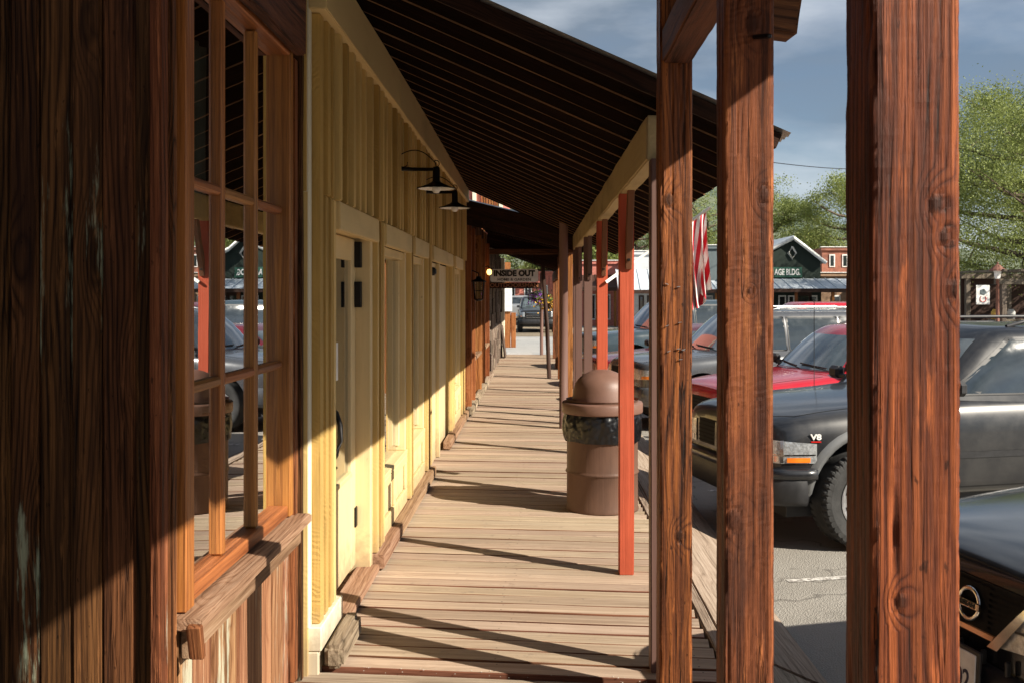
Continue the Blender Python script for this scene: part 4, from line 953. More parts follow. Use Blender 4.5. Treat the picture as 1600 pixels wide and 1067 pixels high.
# ------------------------------------------------------------------ vehicles
def ev_mesh(o):
    dg = bpy.context.evaluated_depsgraph_get(); dg.update()
    return bpy.data.meshes.new_from_object(o.evaluated_get(dg))
_wh = {}
def wheel_meshes(wr, ww, lug):
    key = (wr, ww, lug)
    if key in _wh: return _wh[key]
    rr = wr * 0.60
    prof = [(rr, -0.40 * ww), (rr * 1.05, -0.46 * ww), (0.84 * wr, -0.5 * ww), (0.94 * wr, -0.475 * ww), (0.985 * wr, -0.42 * ww)]
    prof += [(wr, z * ww) for z in (-0.34, -0.22, -0.2, -0.07, -0.05, 0.05, 0.07, 0.2, 0.22, 0.34)]
    prof += [(0.985 * wr, 0.42 * ww), (0.94 * wr, 0.475 * ww), (0.84 * wr, 0.5 * ww), (rr * 1.05, 0.46 * ww), (rr, 0.40 * ww)]
    n = 176 if lug else 40
    def fn(r, z, a):
        if not lug or r < 0.93 * wr: return r
        ph = 44 * a + (2.2 if z > 0 else 0) + (abs(z) / ww) * 5
        d = 0.013 if math.sin(ph) < -0.15 else 0.0
        if 0.045 < abs(z) / ww < 0.075 or 0.19 < abs(z) / ww < 0.225: d = 0.011
        return r - d
    ty = lathe_me(prof, n, M['rubber'], not lug, fn)
    bm = bmesh.new()
    def ring(r0, z0, r1, z1, k=36):
        vs0 = [bm.verts.new((r0 * math.cos(2 * math.pi * i / k), r0 * math.sin(2 * math.pi * i / k), z0)) for i in range(k)]
        vs1 = [bm.verts.new((r1 * math.cos(2 * math.pi * i / k), r1 * math.sin(2 * math.pi * i / k), z1)) for i in range(k)]
        for i in range(k): bm.faces.new((vs0[i], vs0[(i + 1) % k], vs1[(i + 1) % k], vs1[i]))
        return vs1
    ring(rr * 1.02, 0.47 * ww, rr * 0.97, 0.475 * ww); ring(rr * 0.97, 0.475 * ww, rr * 0.86, 0.40 * ww); ring(rr * 0.86, 0.40 * ww, rr * 0.83, 0.1 * ww)
    v = ring(0.22 * rr, 0.33 * ww, 0.18 * rr, 0.38 * ww); bm.faces.new(v)
    ring(0.22 * rr, 0.1 * ww, 0.22 * rr, 0.33 * ww)
    for k in range(6):                                   # spokes
        a = k * math.pi / 3; ca, sa = math.cos(a), math.sin(a)
        q = []
        for (r, hw, z) in ((0.18 * rr, 0.16 * rr, 0.35 * ww), (0.88 * rr, 0.19 * rr, 0.40 * ww)):
            for s in (-1, 1):
                for dz in (0, -0.1 * ww): q.append(bm.verts.new((r * ca - s * hw * sa, r * sa + s * hw * ca, z + dz)))
        for f in ((0, 4, 6, 2), (1, 3, 7, 5), (0, 1, 5, 4), (2, 6, 7, 3)): bm.faces.new([q[i] for i in f])
    bmesh.ops.recalc_face_normals(bm, faces=bm.faces[:])
    ri = bpy.data.meshes.new('rim'); bm.to_mesh(ri); bm.free(); ri.materials.append(M['alloy'])
    dk = lathe_me([(0.0, 0.08 * ww), (rr * 0.9, 0.08 * ww)], 24, M['trim_blk'])
    _wh[key] = (ty, ri, dk); return _wh[key]

class Car:
    def __init__(s, name, label, loc, rz, paint_, **k):
        d = dict(L=4.7, W=1.85, H=1.72, gc=0.30, belt=1.08, zh0=0.96, zh1=1.06, zt=1.06, xc=1.05, xrf=0.45, xrr=-2.0, xrb=-2.25, wr=0.37, ww=0.24, xf=1.5, xr=-1.35, lug=False, crown=0.035, bed=None, nose=0.70)
        d.update(k); s.__dict__.update(d); s.paint = paint_; s.name = name
        s.rt = thing(name, label, k.get('cat', 'car'), (loc[0], loc[1], GZ), rz, 'cars parked along the street')
        s.build()
    def build(s):
        L, W = s.L, s.W / 2
        def ztop(x):
            if x > s.xc: f = (x - s.xc) / (L / 2 - s.xc); return s.zh1 + (s.zh0 - s.zh1) * f ** 1.6
            if x < s.xrb: return s.zt
            return s.belt
        xs = [(L / 2, s.nose, -0.10), (L / 2 - 0.03, s.nose + 0.09, -0.045), (L / 2 - 0.12, 0.90, -0.008), (L / 2 - 0.34, 0.965, 0)]
        for x in (s.xf, s.xc + 0.12, s.xc - 0.05, 0.3, -0.5, s.xr, s.xrb + 0.1, s.xrb - 0.05):
            if x > -L / 2 + 0.25 and x < L / 2 - 0.45: xs.append((x, 1.0, 0))
        xs += [(-L / 2 + 0.2, 0.98, 0), (-L / 2 + 0.06, 0.93, -0.02), (-L / 2 + 0.01, 0.84, -0.06), (-L / 2, 0.78, -0.12)]
        xs = sorted(xs, key=lambda t: -t[0])
        bm = bmesh.new(); rings = []
        for (x, wf, dz) in xs:
            w = W * wf; z1 = ztop(x) + dz; g = s.gc + (0.05 if abs(x) > L / 2 - 0.1 else 0); h = z1 - g
            cr = s.crown
            half = [(0.0, g), (0.78 * w, g), (0.94 * w, g + 0.05), (0.985 * w, g + 0.16 * h), (1.0 * w, g + 0.42 * h), (1.0 * w, g + 0.66 * h), (0.975 * w, g + 0.86 * h), (0.93 * w, z1 - 0.035), (0.86 * w, z1), (0.55 * w, z1 + cr * 0.75), (0.0, z1 + cr)]
            ring = [bm.verts.new((x, y, z)) for y, z in half] + [bm.verts.new((x, -y, z)) for y, z in half[-2:0:-1]]
            rings.append(ring)
        n = len(rings[0])
        for i in range(len(rings) - 1):
            for j in range(n): bm.faces.new((rings[i][j], rings[i][(j + 1) % n], rings[i + 1][(j + 1) % n], rings[i + 1][j]))
        bm.faces.new(rings[0]); bm.faces.new(rings[-1][::-1])
        bmesh.ops.recalc_face_normals(bm, faces=bm.faces[:])
        me = bpy.data.meshes.new('body'); bm.to_mesh(me); bm.free(); me.materials.append(s.paint); me.materials.append(M['trim_blk'])
        tmp = bpy.data.objects.new('tmp', me); C.objects.link(tmp)
        ss = tmp.modifiers.new('s', 'SUBSURF'); ss.levels = 2; ss.render_levels = 2
        # wheel arches
        cb = bmesh.new()
        for x in (s.xf, s.xr):
            for sd_ in (-1, 1):
                mt = Matrix.Translation((x, sd_ * (W - 0.08), s.wr + 0.03)) @ Matrix.Rotation(math.pi / 2, 4, 'X')
                bmesh.ops.create_cone(cb, cap_ends=True, segments=36, radius1=s.wr + 0.075, radius2=s.wr + 0.075, depth=0.5, matrix=mt)
        cm = bpy.data.meshes.new('cut'); cb.to_mesh(cm); cb.free(); cm.materials.append(M['trim_blk'])
        ct = bpy.data.objects.new('cut', cm); C.objects.link(ct)
        bo = tmp.modifiers.new('b', 'BOOLEAN'); bo.operation = 'DIFFERENCE'; bo.solver = 'EXACT'; bo.object = ct; bo.material_mode = 'TRANSFER'
        body = ev_mesh(tmp); bpy.data.objects.remove(tmp); bpy.data.objects.remove(ct)
        body.polygons.foreach_set('use_smooth', [True] * len(body.polygons))
        try: body.set_sharp_from_angle(angle=R(40))
        except Exception: pass
        s.body = link('body', body, None, s.rt, local=True)
        # cabin
        bm = bmesh.new(); lev = []
        H = s.H
        for f, z, wl_ in ((0, s.belt - 0.06, 0.93), (0.5, s.belt + 0.5 * (H - s.belt), 0.86), (0.86, s.belt + 0.86 * (H - s.belt), 0.775), (0.97, H - 0.02, 0.70), (1.0, H, 0.60)):
            fx = s.xc + (s.xrf - s.xc) * min(1, f * 1.05); rx = s.xrb + (s.xrr - s.xrb) * min(1, f)
            if f > 0.9: ins = 0.05 if f < 0.99 else 0.16; fx -= ins; rx += ins
            w = W * wl_; b = 0.11
            pts = [(fx + b, 0), (fx + b * 0.78, 0.45 * w), (fx, 0.86 * w), (fx - 0.10, 0.985 * w), (fx * 0.5 + rx * 0.5, w * 1.015), (rx + 0.12, 0.985 * w), (rx, 0.88 * w), (rx - 0.05, 0.45 * w), (rx - 0.07, 0)]
            lev.append([bm.verts.new((x, y, z + (0.02 if f > 0.99 and abs(y) < 0.5 * w else 0))) for x, y in pts] + [bm.verts.new((x, -y, z + (0.02 if f > 0.99 and abs(y) < 0.5 * w else 0))) for x, y in pts[-2:0:-1]])
        n = len(lev[0])
        for i in range(len(lev) - 1):
            for j in range(n): bm.faces.new((lev[i][j], lev[i][(j + 1) % n], lev[i + 1][(j + 1) % n], lev[i + 1][j]))
        bm.faces.new(lev[-1]); bmesh.ops.recalc_face_normals(bm, faces=bm.faces[:])
        me = bpy.data.meshes.new('cabin'); bm.to_mesh(me); bm.free(); me.materials.append(s.paint)
        tmp = bpy.data.objects.new('tmp', me); C.objects.link(tmp); ss = tmp.modifiers.new('s', 'SUBSURF'); ss.levels = 2; ss.render_levels = 2
        cab = ev_mesh(tmp); bpy.data.objects.remove(tmp); cab.polygons.foreach_set('use_smooth', [True] * len(cab.polygons))
        s.cab = link('cabin', cab, None, s.rt, local=True)
        vs = [v.co.copy() for v in body.vertices]; nb0 = len(vs); fs = [tuple(p.vertices) for p in body.polygons]
        vs += [v.co.copy() for v in cab.vertices]; fs += [tuple(i + nb0 for i in p.vertices) for p in cab.polygons]
        s.bvh = BVHTree.FromPolygons(vs, fs)
        # underbody so nothing shows through below
        lbox('underbody', L - 0.5, s.W - 0.45, 0.14, (0, 0, s.gc - 0.04), M['trim_blk'], s.rt)
        ty, ri, dk = wheel_meshes(s.wr, s.ww, s.lug)
        for x in (s.xf, s.xr):
            for sd_ in (1, -1):
                w_ = link('wheel', ty, None, s.rt, (x, sd_ * (W - 0.5 * s.ww + 0.01), s.wr), (-math.pi / 2 * sd_, 0, 0), local=True)
                link('rim', ri, None, w_, (0, 0, 0), local=True); link('brake_disc', dk, None, w_, (0, 0, 0), local=True)
        # glass: windscreen, side windows, rear window
        zb, zt = s.belt + 0.035, s.H - 0.115
        s.patch('windscreen', [(-W * 0.80, zb - 0.01), (W * 0.80, zb - 0.01), (W * 0.66, zt), (-W * 0.66, zt)], 'F', 14, 8, 0.004, M['cglass_clear'])
        if s.bed is None or True:
            s.patch('rear_window', [(-W * 0.74, zb + 0.03), (W * 0.74, zb + 0.03), (W * 0.62, zt), (-W * 0.62, zt)], 'B', 10, 6, 0.004, M['cglass'])
        bp_ = (s.xc + s.xrb) / 2 + 0.15
        span = s.xc - s.xrb
        cuts = [s.xc - 0.16, bp_, s.xrb + 0.18] if span < 2.6 else [s.xc - 0.16, s.xc - 1.12, s.xc - 2.02, s.xrb + 0.16]
        s.cuts = cuts
        for D in 'LR':
            for i in range(len(cuts) - 1):
                x0, x1 = cuts[i], cuts[i + 1]; dx = 0.03
                top0 = x0 - dx if i else s.xrf - 0.16
                top1 = x1 + dx if i < len(cuts) - 2 else s.xrr + 0.16
                s.patch('side_window', [(x0 - dx, zb), (x1 + dx, zb), (top1, zt), (top0, zt)], D, 10, 6, 0.005, M['cglass'])
                s.line('window_seal', [(x0 - dx, zb), (x1 + dx, zb), (top1, zt), (top0, zt), (x0 - dx, zb)], D, 0.03, 0.006, M['trim_blk'])
            for i, x in enumerate(cuts):
                if i == len(cuts) - 1 and span >= 2.6: continue
                xx = x + (0.10 if i == 0 else 0)
                s.line('door_gap', [(xx, s.gc + 0.10), (xx - 0.01, s.belt - 0.1), (xx, s.belt)], D, 0.011, 0.0015, M['groove'])
            s.line('sill_line', [(s.xf - s.wr - 0.09, s.gc + 0.10), (s.xr + s.wr + 0.09, s.gc + 0.10)], D, 0.010, 0.0015, M['groove'])
            sg = 1 if D == 'L' else -1
            for i, x in enumerate(cuts[1:3]):
                hp = s.hit((x + 0.16, s.belt - 0.13), D)
                h_ = lbox('door_handle', 0.15, 0.022, 0.045, (hp.x, hp.y + sg * 0.014, hp.z), s.paint, s.rt, bevel=0.008)
                lbox('handle_recess', 0.12, 0.006, 0.02, (0, sg * 0.0115, -0.002), M['groove'], h_, bevel=0.002)
            hp = s.hit((s.xc - 0.22, s.belt + 0.07), D)
            mr = lbox('mirror', 0.10, 0.17, 0.12, (hp.x + 0.05, hp.y + sg * 0.14, hp.z + 0.02), M['trim_blk'] if s.__dict__.get('mir', 1) else s.paint, s.rt, bevel=0.034)
            lbox('mirror_stalk', 0.05, 0.12, 0.04, (0, -sg * 0.12, -0.03), M['trim_blk'], mr, bevel=0.01)
        # bonnet gap and wipers
        s.line('bonnet_gap', [(s.xc + 0.10, 0.80 * W), (L / 2 - 0.3, 0.80 * W), (L / 2 - 0.09, 0.62 * W)], 'T', 0.009, 0.0015, M['groove'])
        s.line('bonnet_gap', [(s.xc + 0.10, -0.80 * W), (L / 2 - 0.3, -0.80 * W), (L / 2 - 0.09, -0.62 * W)], 'T', 0.009, 0.0015, M['groove'])
        for y0, y1 in ((0.62 * W, 0.02), (0.0, -0.6 * W)):
            a = s.hit((y0, s.belt + 0.045), 'F'); b = s.hit((y1, s.belt + 0.075), 'F')
            tube('wiper', [a + Vector((0.03, 0, 0.01)), (a + b) / 2 + Vector((0.035, 0, 0.01)), b + Vector((0.02, 0, 0.01))], 0.009, M['trim_blk'], s.rt, 6, local=True)
    def hit(s, p, D, full=False):
        if D == 'L': o, d = Vector((p[0], 4, p[1])), Vector((0, -1, 0))
        elif D == 'R': o, d = Vector((p[0], -4, p[1])), Vector((0, 1, 0))
        elif D == 'F': o, d = Vector((8, p[0], p[1])), Vector((-1, 0, 0))
        elif D == 'B': o, d = Vector((-8, p[0], p[1])), Vector((1, 0, 0))
        else: o, d = Vector((p[0], p[1], 5)), Vector((0, 0, -1))
        h = s.bvh.ray_cast(o, d)
        if h[0] is None:
            return (None, None) if full else Vector((p[0], 0, p[1]))
        return (h[0], h[1]) if full else h[0]
    def patch(s, name, q, D, n, m, off, mat, parent=None):
        P, last = [], None
        for i in range(n + 1):
            r_ = []
            for j in range(m + 1):
                u, v = i / n, j / m
                a = [q[0][k] + (q[1][k] - q[0][k]) * u for k in (0, 1)]; b = [q[3][k] + (q[2][k] - q[3][k]) * u for k in (0, 1)]
                h, nn = s.hit((a[0] + (b[0] - a[0]) * v, a[1] + (b[1] - a[1]) * v), D, True)
                if h is None:
                    if last is None: return None
                    r_.append(last); continue
                dv = {'L': Vector((0, 1, 0)), 'R': Vector((0, -1, 0)), 'F': Vector((1, 0, 0)), 'B': Vector((-1, 0, 0)), 'T': Vector((0, 0, 1))}[D]
                last = h + dv * off + nn * off * 0.3; r_.append(last)
            P.append(r_)
        c = P[n // 2][m // 2]
        return link(name, quadstrip_me([[p - c for p in r_] for r_ in P], mat), None, parent or s.rt, c if parent is None else c - s.base(parent), local=True)
    def base(s, o): return o.location if o is not s.rt else Vector()
    def line(s, name, pts, D, w, off, mat):
        P = []
        for i in range(len(pts) - 1):
            a, b = Vector(pts[i]), Vector(pts[i + 1]); k = max(2, int((b - a).length / 0.06)); d = (b - a).normalized(); nn = Vector((-d.y, d.x)) * w / 2
            for j in range(k + 1):
                p = a.lerp(b, j / k); h0, n0 = s.hit(p - nn, D, True); h1, n1 = s.hit(p + nn, D, True)
                if h0 is None or h1 is None: continue
                P.append([h0 + n0 * off, h1 + n1 * off])
        if len(P) < 2: return
        c = P[0][0].copy(); return link(name, quadstrip_me([[p - c for p in r_] for r_ in P], mat), None, s.rt, c, local=True)
    def bumper(s, name, z0, z1, out, mat, D='F', back=0.75):
        P = []; zc = (z0 + z1) / 2; sg = 1 if D == 'F' else -1
        cx = sg * (s.L / 2 - back)
        for k in range(41):
            a = R(-92 + 184 * k / 40); d = Vector((sg * math.cos(a), math.sin(a), 0))
            o = Vector((cx, 0, zc)) + d * 4
            h = s.bvh.ray_cast(o, -d)
            if h[0] is None: continue
            p = h[0]; r_ = []
            for (f, oo) in ((0.0, -0.03), (0.02, out * 0.55), (0.15, out * 0.93), (0.5, out), (0.85, out * 0.9), (0.98, out * 0.5), (1.0, -0.03)):
                r_.append(Vector((p.x, p.y, z0 + (z1 - z0) * f)) + d * oo)
            P.append(r_)
        c = P[20][3].copy(); return link(name, quadstrip_me([[p - c for p in r_] for r_ in P], mat), None, s.rt, c, local=True)
    def wrap(s, name, a0, a1, z0, z1, off, mat, n=12, m=5, back=0.75, slant=0.0):
        """a patch laid round the nose between two headings from the nose centre"""
        P = []; cx = s.L / 2 - back
        for i in range(n + 1):
            row = []
            for j in range(m + 1):
                f = i / n; g = j / m; a = R(a0 + (a1 - a0) * f); d = Vector((math.cos(a), math.sin(a), 0))
                z = z0 + (z1 - z0) * g * (1 - slant * f)
                h = s.bvh.ray_cast(Vector((cx, 0, z)) + d * 4, -d)
                if h[0] is None: return None
                row.append(h[0] + d * off)
            P.append(row)
        c = P[n // 2][m // 2].copy()
        return link(name, quadstrip_me([[p - c for p in r_] for r_ in P], mat), None, s.rt, c, local=True)
    def rails(s, mat):
        for sg in (-1, 1):
            y = sg * s.W / 2 * 0.62; pts = []
            for k in range(9):
                x = s.xrf - 0.25 + (s.xrr + 0.35 - s.xrf + 0.25 - 0.1) * k / 8; h = s.hit((x, y), 'T'); pts.append((x, y, h.z + (0.0 if k in (0, 8) else 0.05)))
            tube('roof_rail', pts, 0.016, mat, s.rt, 8, local=True)
    def flare(s, x, D, mat, w=0.07):
        pts = []
        sg = 1 if D == 'L' else -1
        P = []
        for k in range(21):
            a = R(-5 + 190 * k / 20); r0, r1 = s.wr + 0.072, s.wr + 0.072 + w
            row = []
            for r, o in ((r0, -0.02), (r0 + 0.004, 0.028), ((r0 + r1) / 2, 0.032), (r1, 0.003)):
                px, pz = x + r * math.cos(a), s.wr + 0.03 + r * math.sin(a)
                h, n_ = s.hit((x + r1 * 1.02 * math.cos(a), max(s.gc + 0.03, s.wr + 0.03 + r1 * 1.02 * math.sin(a))), D, True)
                if h is None: break
                row.append(Vector((px, h.y + sg * o, max(pz, s.gc))))
            if len(row) == 4: P.append(row)
        if len(P) > 2:
            c = P[0][0].copy(); link('wheel_arch_flare', quadstrip_me([[p - c for p in r_] for r_ in P], mat), None, s.rt, c, local=True)
    def lamps(s, z0, z1, y0, y1, mat=None, amber=True):
        for sg in (1, -1):
            h = s.patch('headlight', [(sg * y0, z0), (sg * y1, z0 + 0.01), (sg * y1, z1 - 0.02), (sg * y0, z1)], 'F', 8, 5, 0.012, mat or M['lens'])
            if amber and h: s.patch('indicator', [(sg * (y1 - 0.10), z0 + 0.012), (sg * (y1 - 0.005), z0 + 0.016), (sg * (y1 - 0.01), z0 + 0.06), (sg * (y1 - 0.10), z0 + 0.055)], 'F', 4, 3, 0.017, M['amber'])

P_black = carpaint('black_car_paint', (0.008, 0.009, 0.012), 0.30, 0.45)
P_red = carpaint('red_car_paint', (0.42, 0.014, 0.028), 0.14, 0.25)
P_silver = carpaint('silver_car_paint', (0.085, 0.09, 0.1), 0.25, 0.3, 0.3)
P_maroon = carpaint('maroon_car_paint', (0.14, 0.008, 0.018), 0.2, 0.2)
P_teal = carpaint('dark_blue_car_paint', (0.03, 0.05, 0.065), 0.14, 0.3)
P_nis = carpaint('graphite_car_paint', (0.014, 0.016, 0.02), 0.14, 0.3)
P_grey = carpaint('pale_silver_car_paint', (0.42, 0.43, 0.44), 0.3, 0.2, 0.4)

# black SUV with dented bumper, in the middle of the view
PH = R(14)
c2 = Car('parked_suv', 'dusty black SUV with knobbly tyres and scuffed bumper beside the rough posts', (3.90, 9.03), math.pi + PH, P_black, cat='suv',
         L=4.85, W=1.84, H=1.74, gc=0.36, belt=1.16, zh0=1.02, zh1=1.13, zt=1.1, xc=0.95, xrf=0.30, xrr=-2.05, xrb=-2.36, wr=0.395, ww=0.27, xf=1.58, xr=-1.38, lug=True, crown=0.05, nose=0.68)
c2.bumper('bumper', 0.37, 0.66, 0.075, M['trim_blk']); c2.bumper('bumper_cap', 0.575, 0.665, 0.078, P_black)
for sg in (1, -1):
    c2.wrap('headlight', sg * 33, sg * 69, 0.70, 0.90, 0.010, M['lens'], 16, 6, slant=0.25)
    c2.wrap('indicator', sg * 56, sg * 66, 0.708, 0.745, 0.016, M['amber'], 8, 2)
    c2.wrap('lamp_divider', sg * 33, sg * 68.5, 0.762, 0.770, 0.015, M['chrome'], 14, 1)
    c2.wrap('lamp_divider', sg * 53, sg * 54.5, 0.705, 0.875, 0.015, M['chrome'], 1, 6)
    c2.wrap('reflector', sg * 35, sg * 52.5, 0.712, 0.756, 0.014, M['chrome'], 8, 2)
    fh = c2.hit((sg * 0.56, 0.50), 'F')
    link('fog_lamp', lathe_me([(0.0, 0.02), (0.05, 0.015), (0.062, 0.0), (0.062, -0.04)], 20, M['lens']), None, c2.rt, fh + Vector((0.085, 0, 0)), (0, math.pi / 2, sg * 0.25), local=True)
c2.patch('grille', [(-0.40, 0.71), (0.40, 0.71), (0.41, 0.92), (-0.41, 0.92)], 'F', 14, 6, 0.010, M['groove'])
for k in range(6): c2.patch('grille_bar', [(-0.39, 0.725 + k * 0.034), (0.39, 0.725 + k * 0.034), (0.39, 0.737 + k * 0.034), (-0.39, 0.737 + k * 0.034)], 'F', 12, 1, 0.018, M['grille_blk'])
c2.patch('grille_bar', [(-0.02, 0.71), (0.02, 0.71), (0.02, 0.92), (-0.02, 0.92)], 'F', 1, 4, 0.028, P_black)
for x in (c2.xf, c2.xr):
    for D in 'LR': c2.flare(x, D, carpaint('scuffed_flare', (0.10, 0.105, 0.11), 0.5, 0.8) if 'scuff' not in M else M['scuff'], 0.075)
for D in 'LR': c2.line('side_moulding', [(c2.xf - 0.5, 0.72), (c2.xr + 0.5, 0.72)], D, 0.05, 0.008, M['trim_blk'])
c2.rails(M['trim_blk'])
hb = c2.hit((c2.xf + 0.44, 0.90), 'L')
bd = link('badge', text_me('V8', 0.06, M['white_l'], 0.004, 0.002, sx=1.25), None, c2.rt, hb + Vector((0.0, 0.012, 0.0)), (math.pi / 2, 0, math.pi - 0.22), local=True)
link('badge_stripe', box_me(0.08, 0.006, 0.01, M['redlens'], 0.001), None, bd, (0.0, -0.036, 0.0), (math.pi / 2, 0, 0), local=True)
tube('antenna', [c2.hit((1.15, -0.68), 'T'), c2.hit((1.15, -0.68), 'T') + Vector((0, 0, 0.8))], 0.003, M['black_metal'], c2.rt, 6, local=True)

# near graphite SUV, only its nose in view
c1 = Car('parked_suv', 'dark graphite SUV nose with round badge on its black grille, nearest car', (3.91, 4.0), math.pi + R(13), P_nis, cat='suv',
         L=4.9, W=1.95, H=1.80, gc=0.34, belt=1.21, zh0=1.05, zh1=1.18, zt=1.15, xc=1.15, xrf=0.5, xrr=-2.1, xrb=-2.4, wr=0.38, ww=0.25, xf=1.5, xr=-1.4, crown=0.06, nose=0.74)
c1.patch('grille', [(-0.12, 0.855), (0.12, 0.855), (0.28, 1.02), (-0.28, 1.02)], 'F', 16, 6, 0.012, M['groove'])
for sg in (1, -1):
    for k in range(8): c1.patch('grille_bar', [(sg * 0.09, 0.865 + k * 0.019), (sg * (0.11 + 0.019 * k), 0.865 + k * 0.019), (sg * (0.11 + 0.019 * k), 0.874 + k * 0.019), (sg * 0.09, 0.874 + k * 0.019)], 'F', 8, 1, 0.024, M['grille_blk'])
c1.patch('chrome_strip', [(-0.11, 0.838), (0.11, 0.838), (0.12, 0.856), (-0.12, 0.856)], 'F', 16, 1, 0.022, M['chrome'])
c1.patch('centre_panel', [(-0.085, 0.86), (0.085, 0.86), (0.09, 1.01), (-0.09, 1.01)], 'F', 6, 4, 0.020, M['grille_blk'])
for sg in (1, -1):
    c1.patch('chrome_strip', [(sg * 0.10, 0.82), (sg * 0.15, 0.82), (sg * 0.31, 1.0), (sg * 0.28, 1.005)], 'F', 2, 8, 0.03, M['chrome'])
    c1.patch('headlight', [(sg * 0.15, 0.83), (sg * 0.60, 0.89), (sg * 0.78, 1.01), (sg * 0.31, 1.01)], 'F', 12, 6, 0.02, M['lens'])
    c1.patch('lamp_divider', [(sg * 0.27, 0.852), (sg * 0.285, 0.852), (sg * 0.44, 1.008), (sg * 0.425, 1.008)], 'F', 1, 5, 0.026, M['chrome'])
    c1.patch('lamp_divider', [(sg * 0.23, 0.905), (sg * 0.66, 0.945), (sg * 0.66, 0.953), (sg * 0.23, 0.913)], 'F', 8, 1, 0.027, M['trim_blk'])
    c1.patch('indicator', [(sg * 0.62, 0.895), (sg * 0.67, 0.905), (sg * 0.73, 0.995), (sg * 0.68, 0.985)], 'F', 3, 3, 0.026, M['amber'])
eh = c1.hit((0.0, 0.935), 'F')
em = bpy.data.meshes.new('ring'); bm = bmesh.new()
vsr = [[bm.verts.new((0.006 * math.sin(b), (0.052 + 0.0085 * math.cos(b)) * math.cos(a), (0.052 + 0.0085 * math.cos(b)) * math.sin(a))) for b in [2 * math.pi * j / 8 for j in range(8)]] for a in [2 * math.pi * i / 40 for i in range(40)]]
for i in range(40):
    for j in range(8): bm.faces.new((vsr[i][j], vsr[(i + 1) % 40][j], vsr[(i + 1) % 40][(j + 1) % 8], vsr[i][(j + 1) % 8]))
bmesh.ops.recalc_face_normals(bm, faces=bm.faces[:]); bm.to_mesh(em); bm.free(); em.materials.append(M['chrome'])
eb = link('emblem', em, None, c1.rt, eh + Vector((0.036, 0, 0)), (0, -0.12, 0), local=True, smooth=True)
lbox('emblem_bar', 0.012, 0.125, 0.026, (0.006, 0, 0), M['chrome'], eb, bevel=0.003)
link('emblem_lettering', text_me('NISSAN', 0.024, M['black_p'], 0.0008, 0.0006, sx=1.15), None, eb, (0.0135, 0, 0.0), (math.pi / 2, 0, math.pi / 2), local=True)
c1.bumper('bumper', 0.40, 0.75, 0.05, M['trim_blk'])
for k in range(6):
    hh_ = c1.hit((-0.3 + k * 0.12, 0.77), 'F'); lbox('intake_rib', 0.02, 0.012, 0.05, hh_ + Vector((0.02, 0, 0)), M['trim_blk'], c1.rt)
ph = c1.hit((-0.07, 0.685), 'F')
pl = lbox('licence_plate', 0.008, 0.31, 0.16, ph + Vector((0.07, 0, 0.02)), M['plate_w'], c1.rt, (0, -0.05, 0), bevel=0.002)
lbox('plate_frame', 0.012, 0.345, 0.19, (-0.006, 0, 0), M['trim_blk'], pl, bevel=0.005)
link('plate_number', text_me('302', 0.095, M['ink'], 0.001, 0.001, sx=0.8), None, pl, (0.0055, 0.075, -0.018), (math.pi / 2, 0, math.pi / 2), local=True)

# red SUV behind the black one
c3 = Car('parked_suv', 'bright red SUV directly behind the dusty black SUV', (4.12, 12.45), math.pi + R(15), P_red, cat='suv',
         L=4.55, W=1.82, H=1.62, belt=1.08, zh0=0.92, zh1=1.05, zt=1.0, xc=0.95, xrf=0.30, xrr=-1.85, xrb=-2.15, wr=0.35, xf=1.42, xr=-1.3)
c3.patch('grille', [(-0.45, 0.62), (0.45, 0.62), (0.5, 0.80), (-0.5, 0.80)], 'F', 12, 4, 0.01, M['groove'])
for k in range(4): c3.patch('grille_bar', [(-0.44, 0.64 + k * 0.04), (0.44, 0.64 + k * 0.04), (0.44, 0.652 + k * 0.04), (-0.44, 0.652 + k * 0.04)], 'F', 10, 1, 0.016, M['grille_blk'])
c3.lamps(0.64, 0.80, 0.52, 0.82); c3.bumper('bumper', 0.33, 0.60, 0.05, P_red); c3.rails(M['trim_blk'])
# silver SUV with roof rails and star decal
c4 = Car('parked_suv', 'silver grey SUV with pale roof rails and starred rear window beyond the red SUV', (3.62, 15.75), math.pi + R(15), P_silver, cat='suv',
         L=4.8, W=1.88, H=1.76, gc=0.33, belt=1.14, zh0=1.0, zh1=1.11, zt=1.1, xc=1.2, xrf=0.55, xrr=-2.1, xrb=-2.35, wr=0.38, xf=1.5, xr=-1.35)
c4.lamps(0.76, 0.92, 0.50, 0.84, amber=True); c4.bumper('bumper', 0.38, 0.66, 0.06, P_silver); c4.rails(M['steel'])
c4.patch('grille', [(-0.46, 0.68), (0.46, 0.68), (0.47, 0.90), (-0.47, 0.90)], 'F', 12, 4, 0.01, M['groove'])
c4.patch('window_decal', [(c4.cuts[2] - 0.08, c4.belt + 0.22), (c4.cuts[2] - 0.62, c4.belt + 0.22), (c4.cuts[2] - 0.62, c4.belt + 0.42), (c4.cuts[2] - 0.08, c4.belt + 0.42)], 'L', 8, 4, 0.010, M['plate_w'])
for r_ in range(4):
    for k in range(7):
        h = c4.hit((c4.cuts[2] - 0.12 - k * 0.075 - (0.037 if r_ % 2 else 0), c4.belt + 0.245 + r_ * 0.05), 'L')
        link('decal_star', box_me(0.026, 0.003, 0.026, M['black_p'], 0), None, c4.rt, h + Vector((0, 0.014, 0)), (0, 0.78, 0), local=True)
c5 = Car('parked_sedan', 'dark maroon sedan seen between the two red posts', (3.15, 18.9), math.pi + R(15), P_maroon, cat='sedan',
         L=4.6, W=1.8, H=1.44, gc=0.22, belt=0.96, zh0=0.82, zh1=0.94, zt=0.98, xc=0.95, xrf=0.2, xrr=-1.0, xrb=-1.6, wr=0.32, xf=1.4, xr=-1.3)
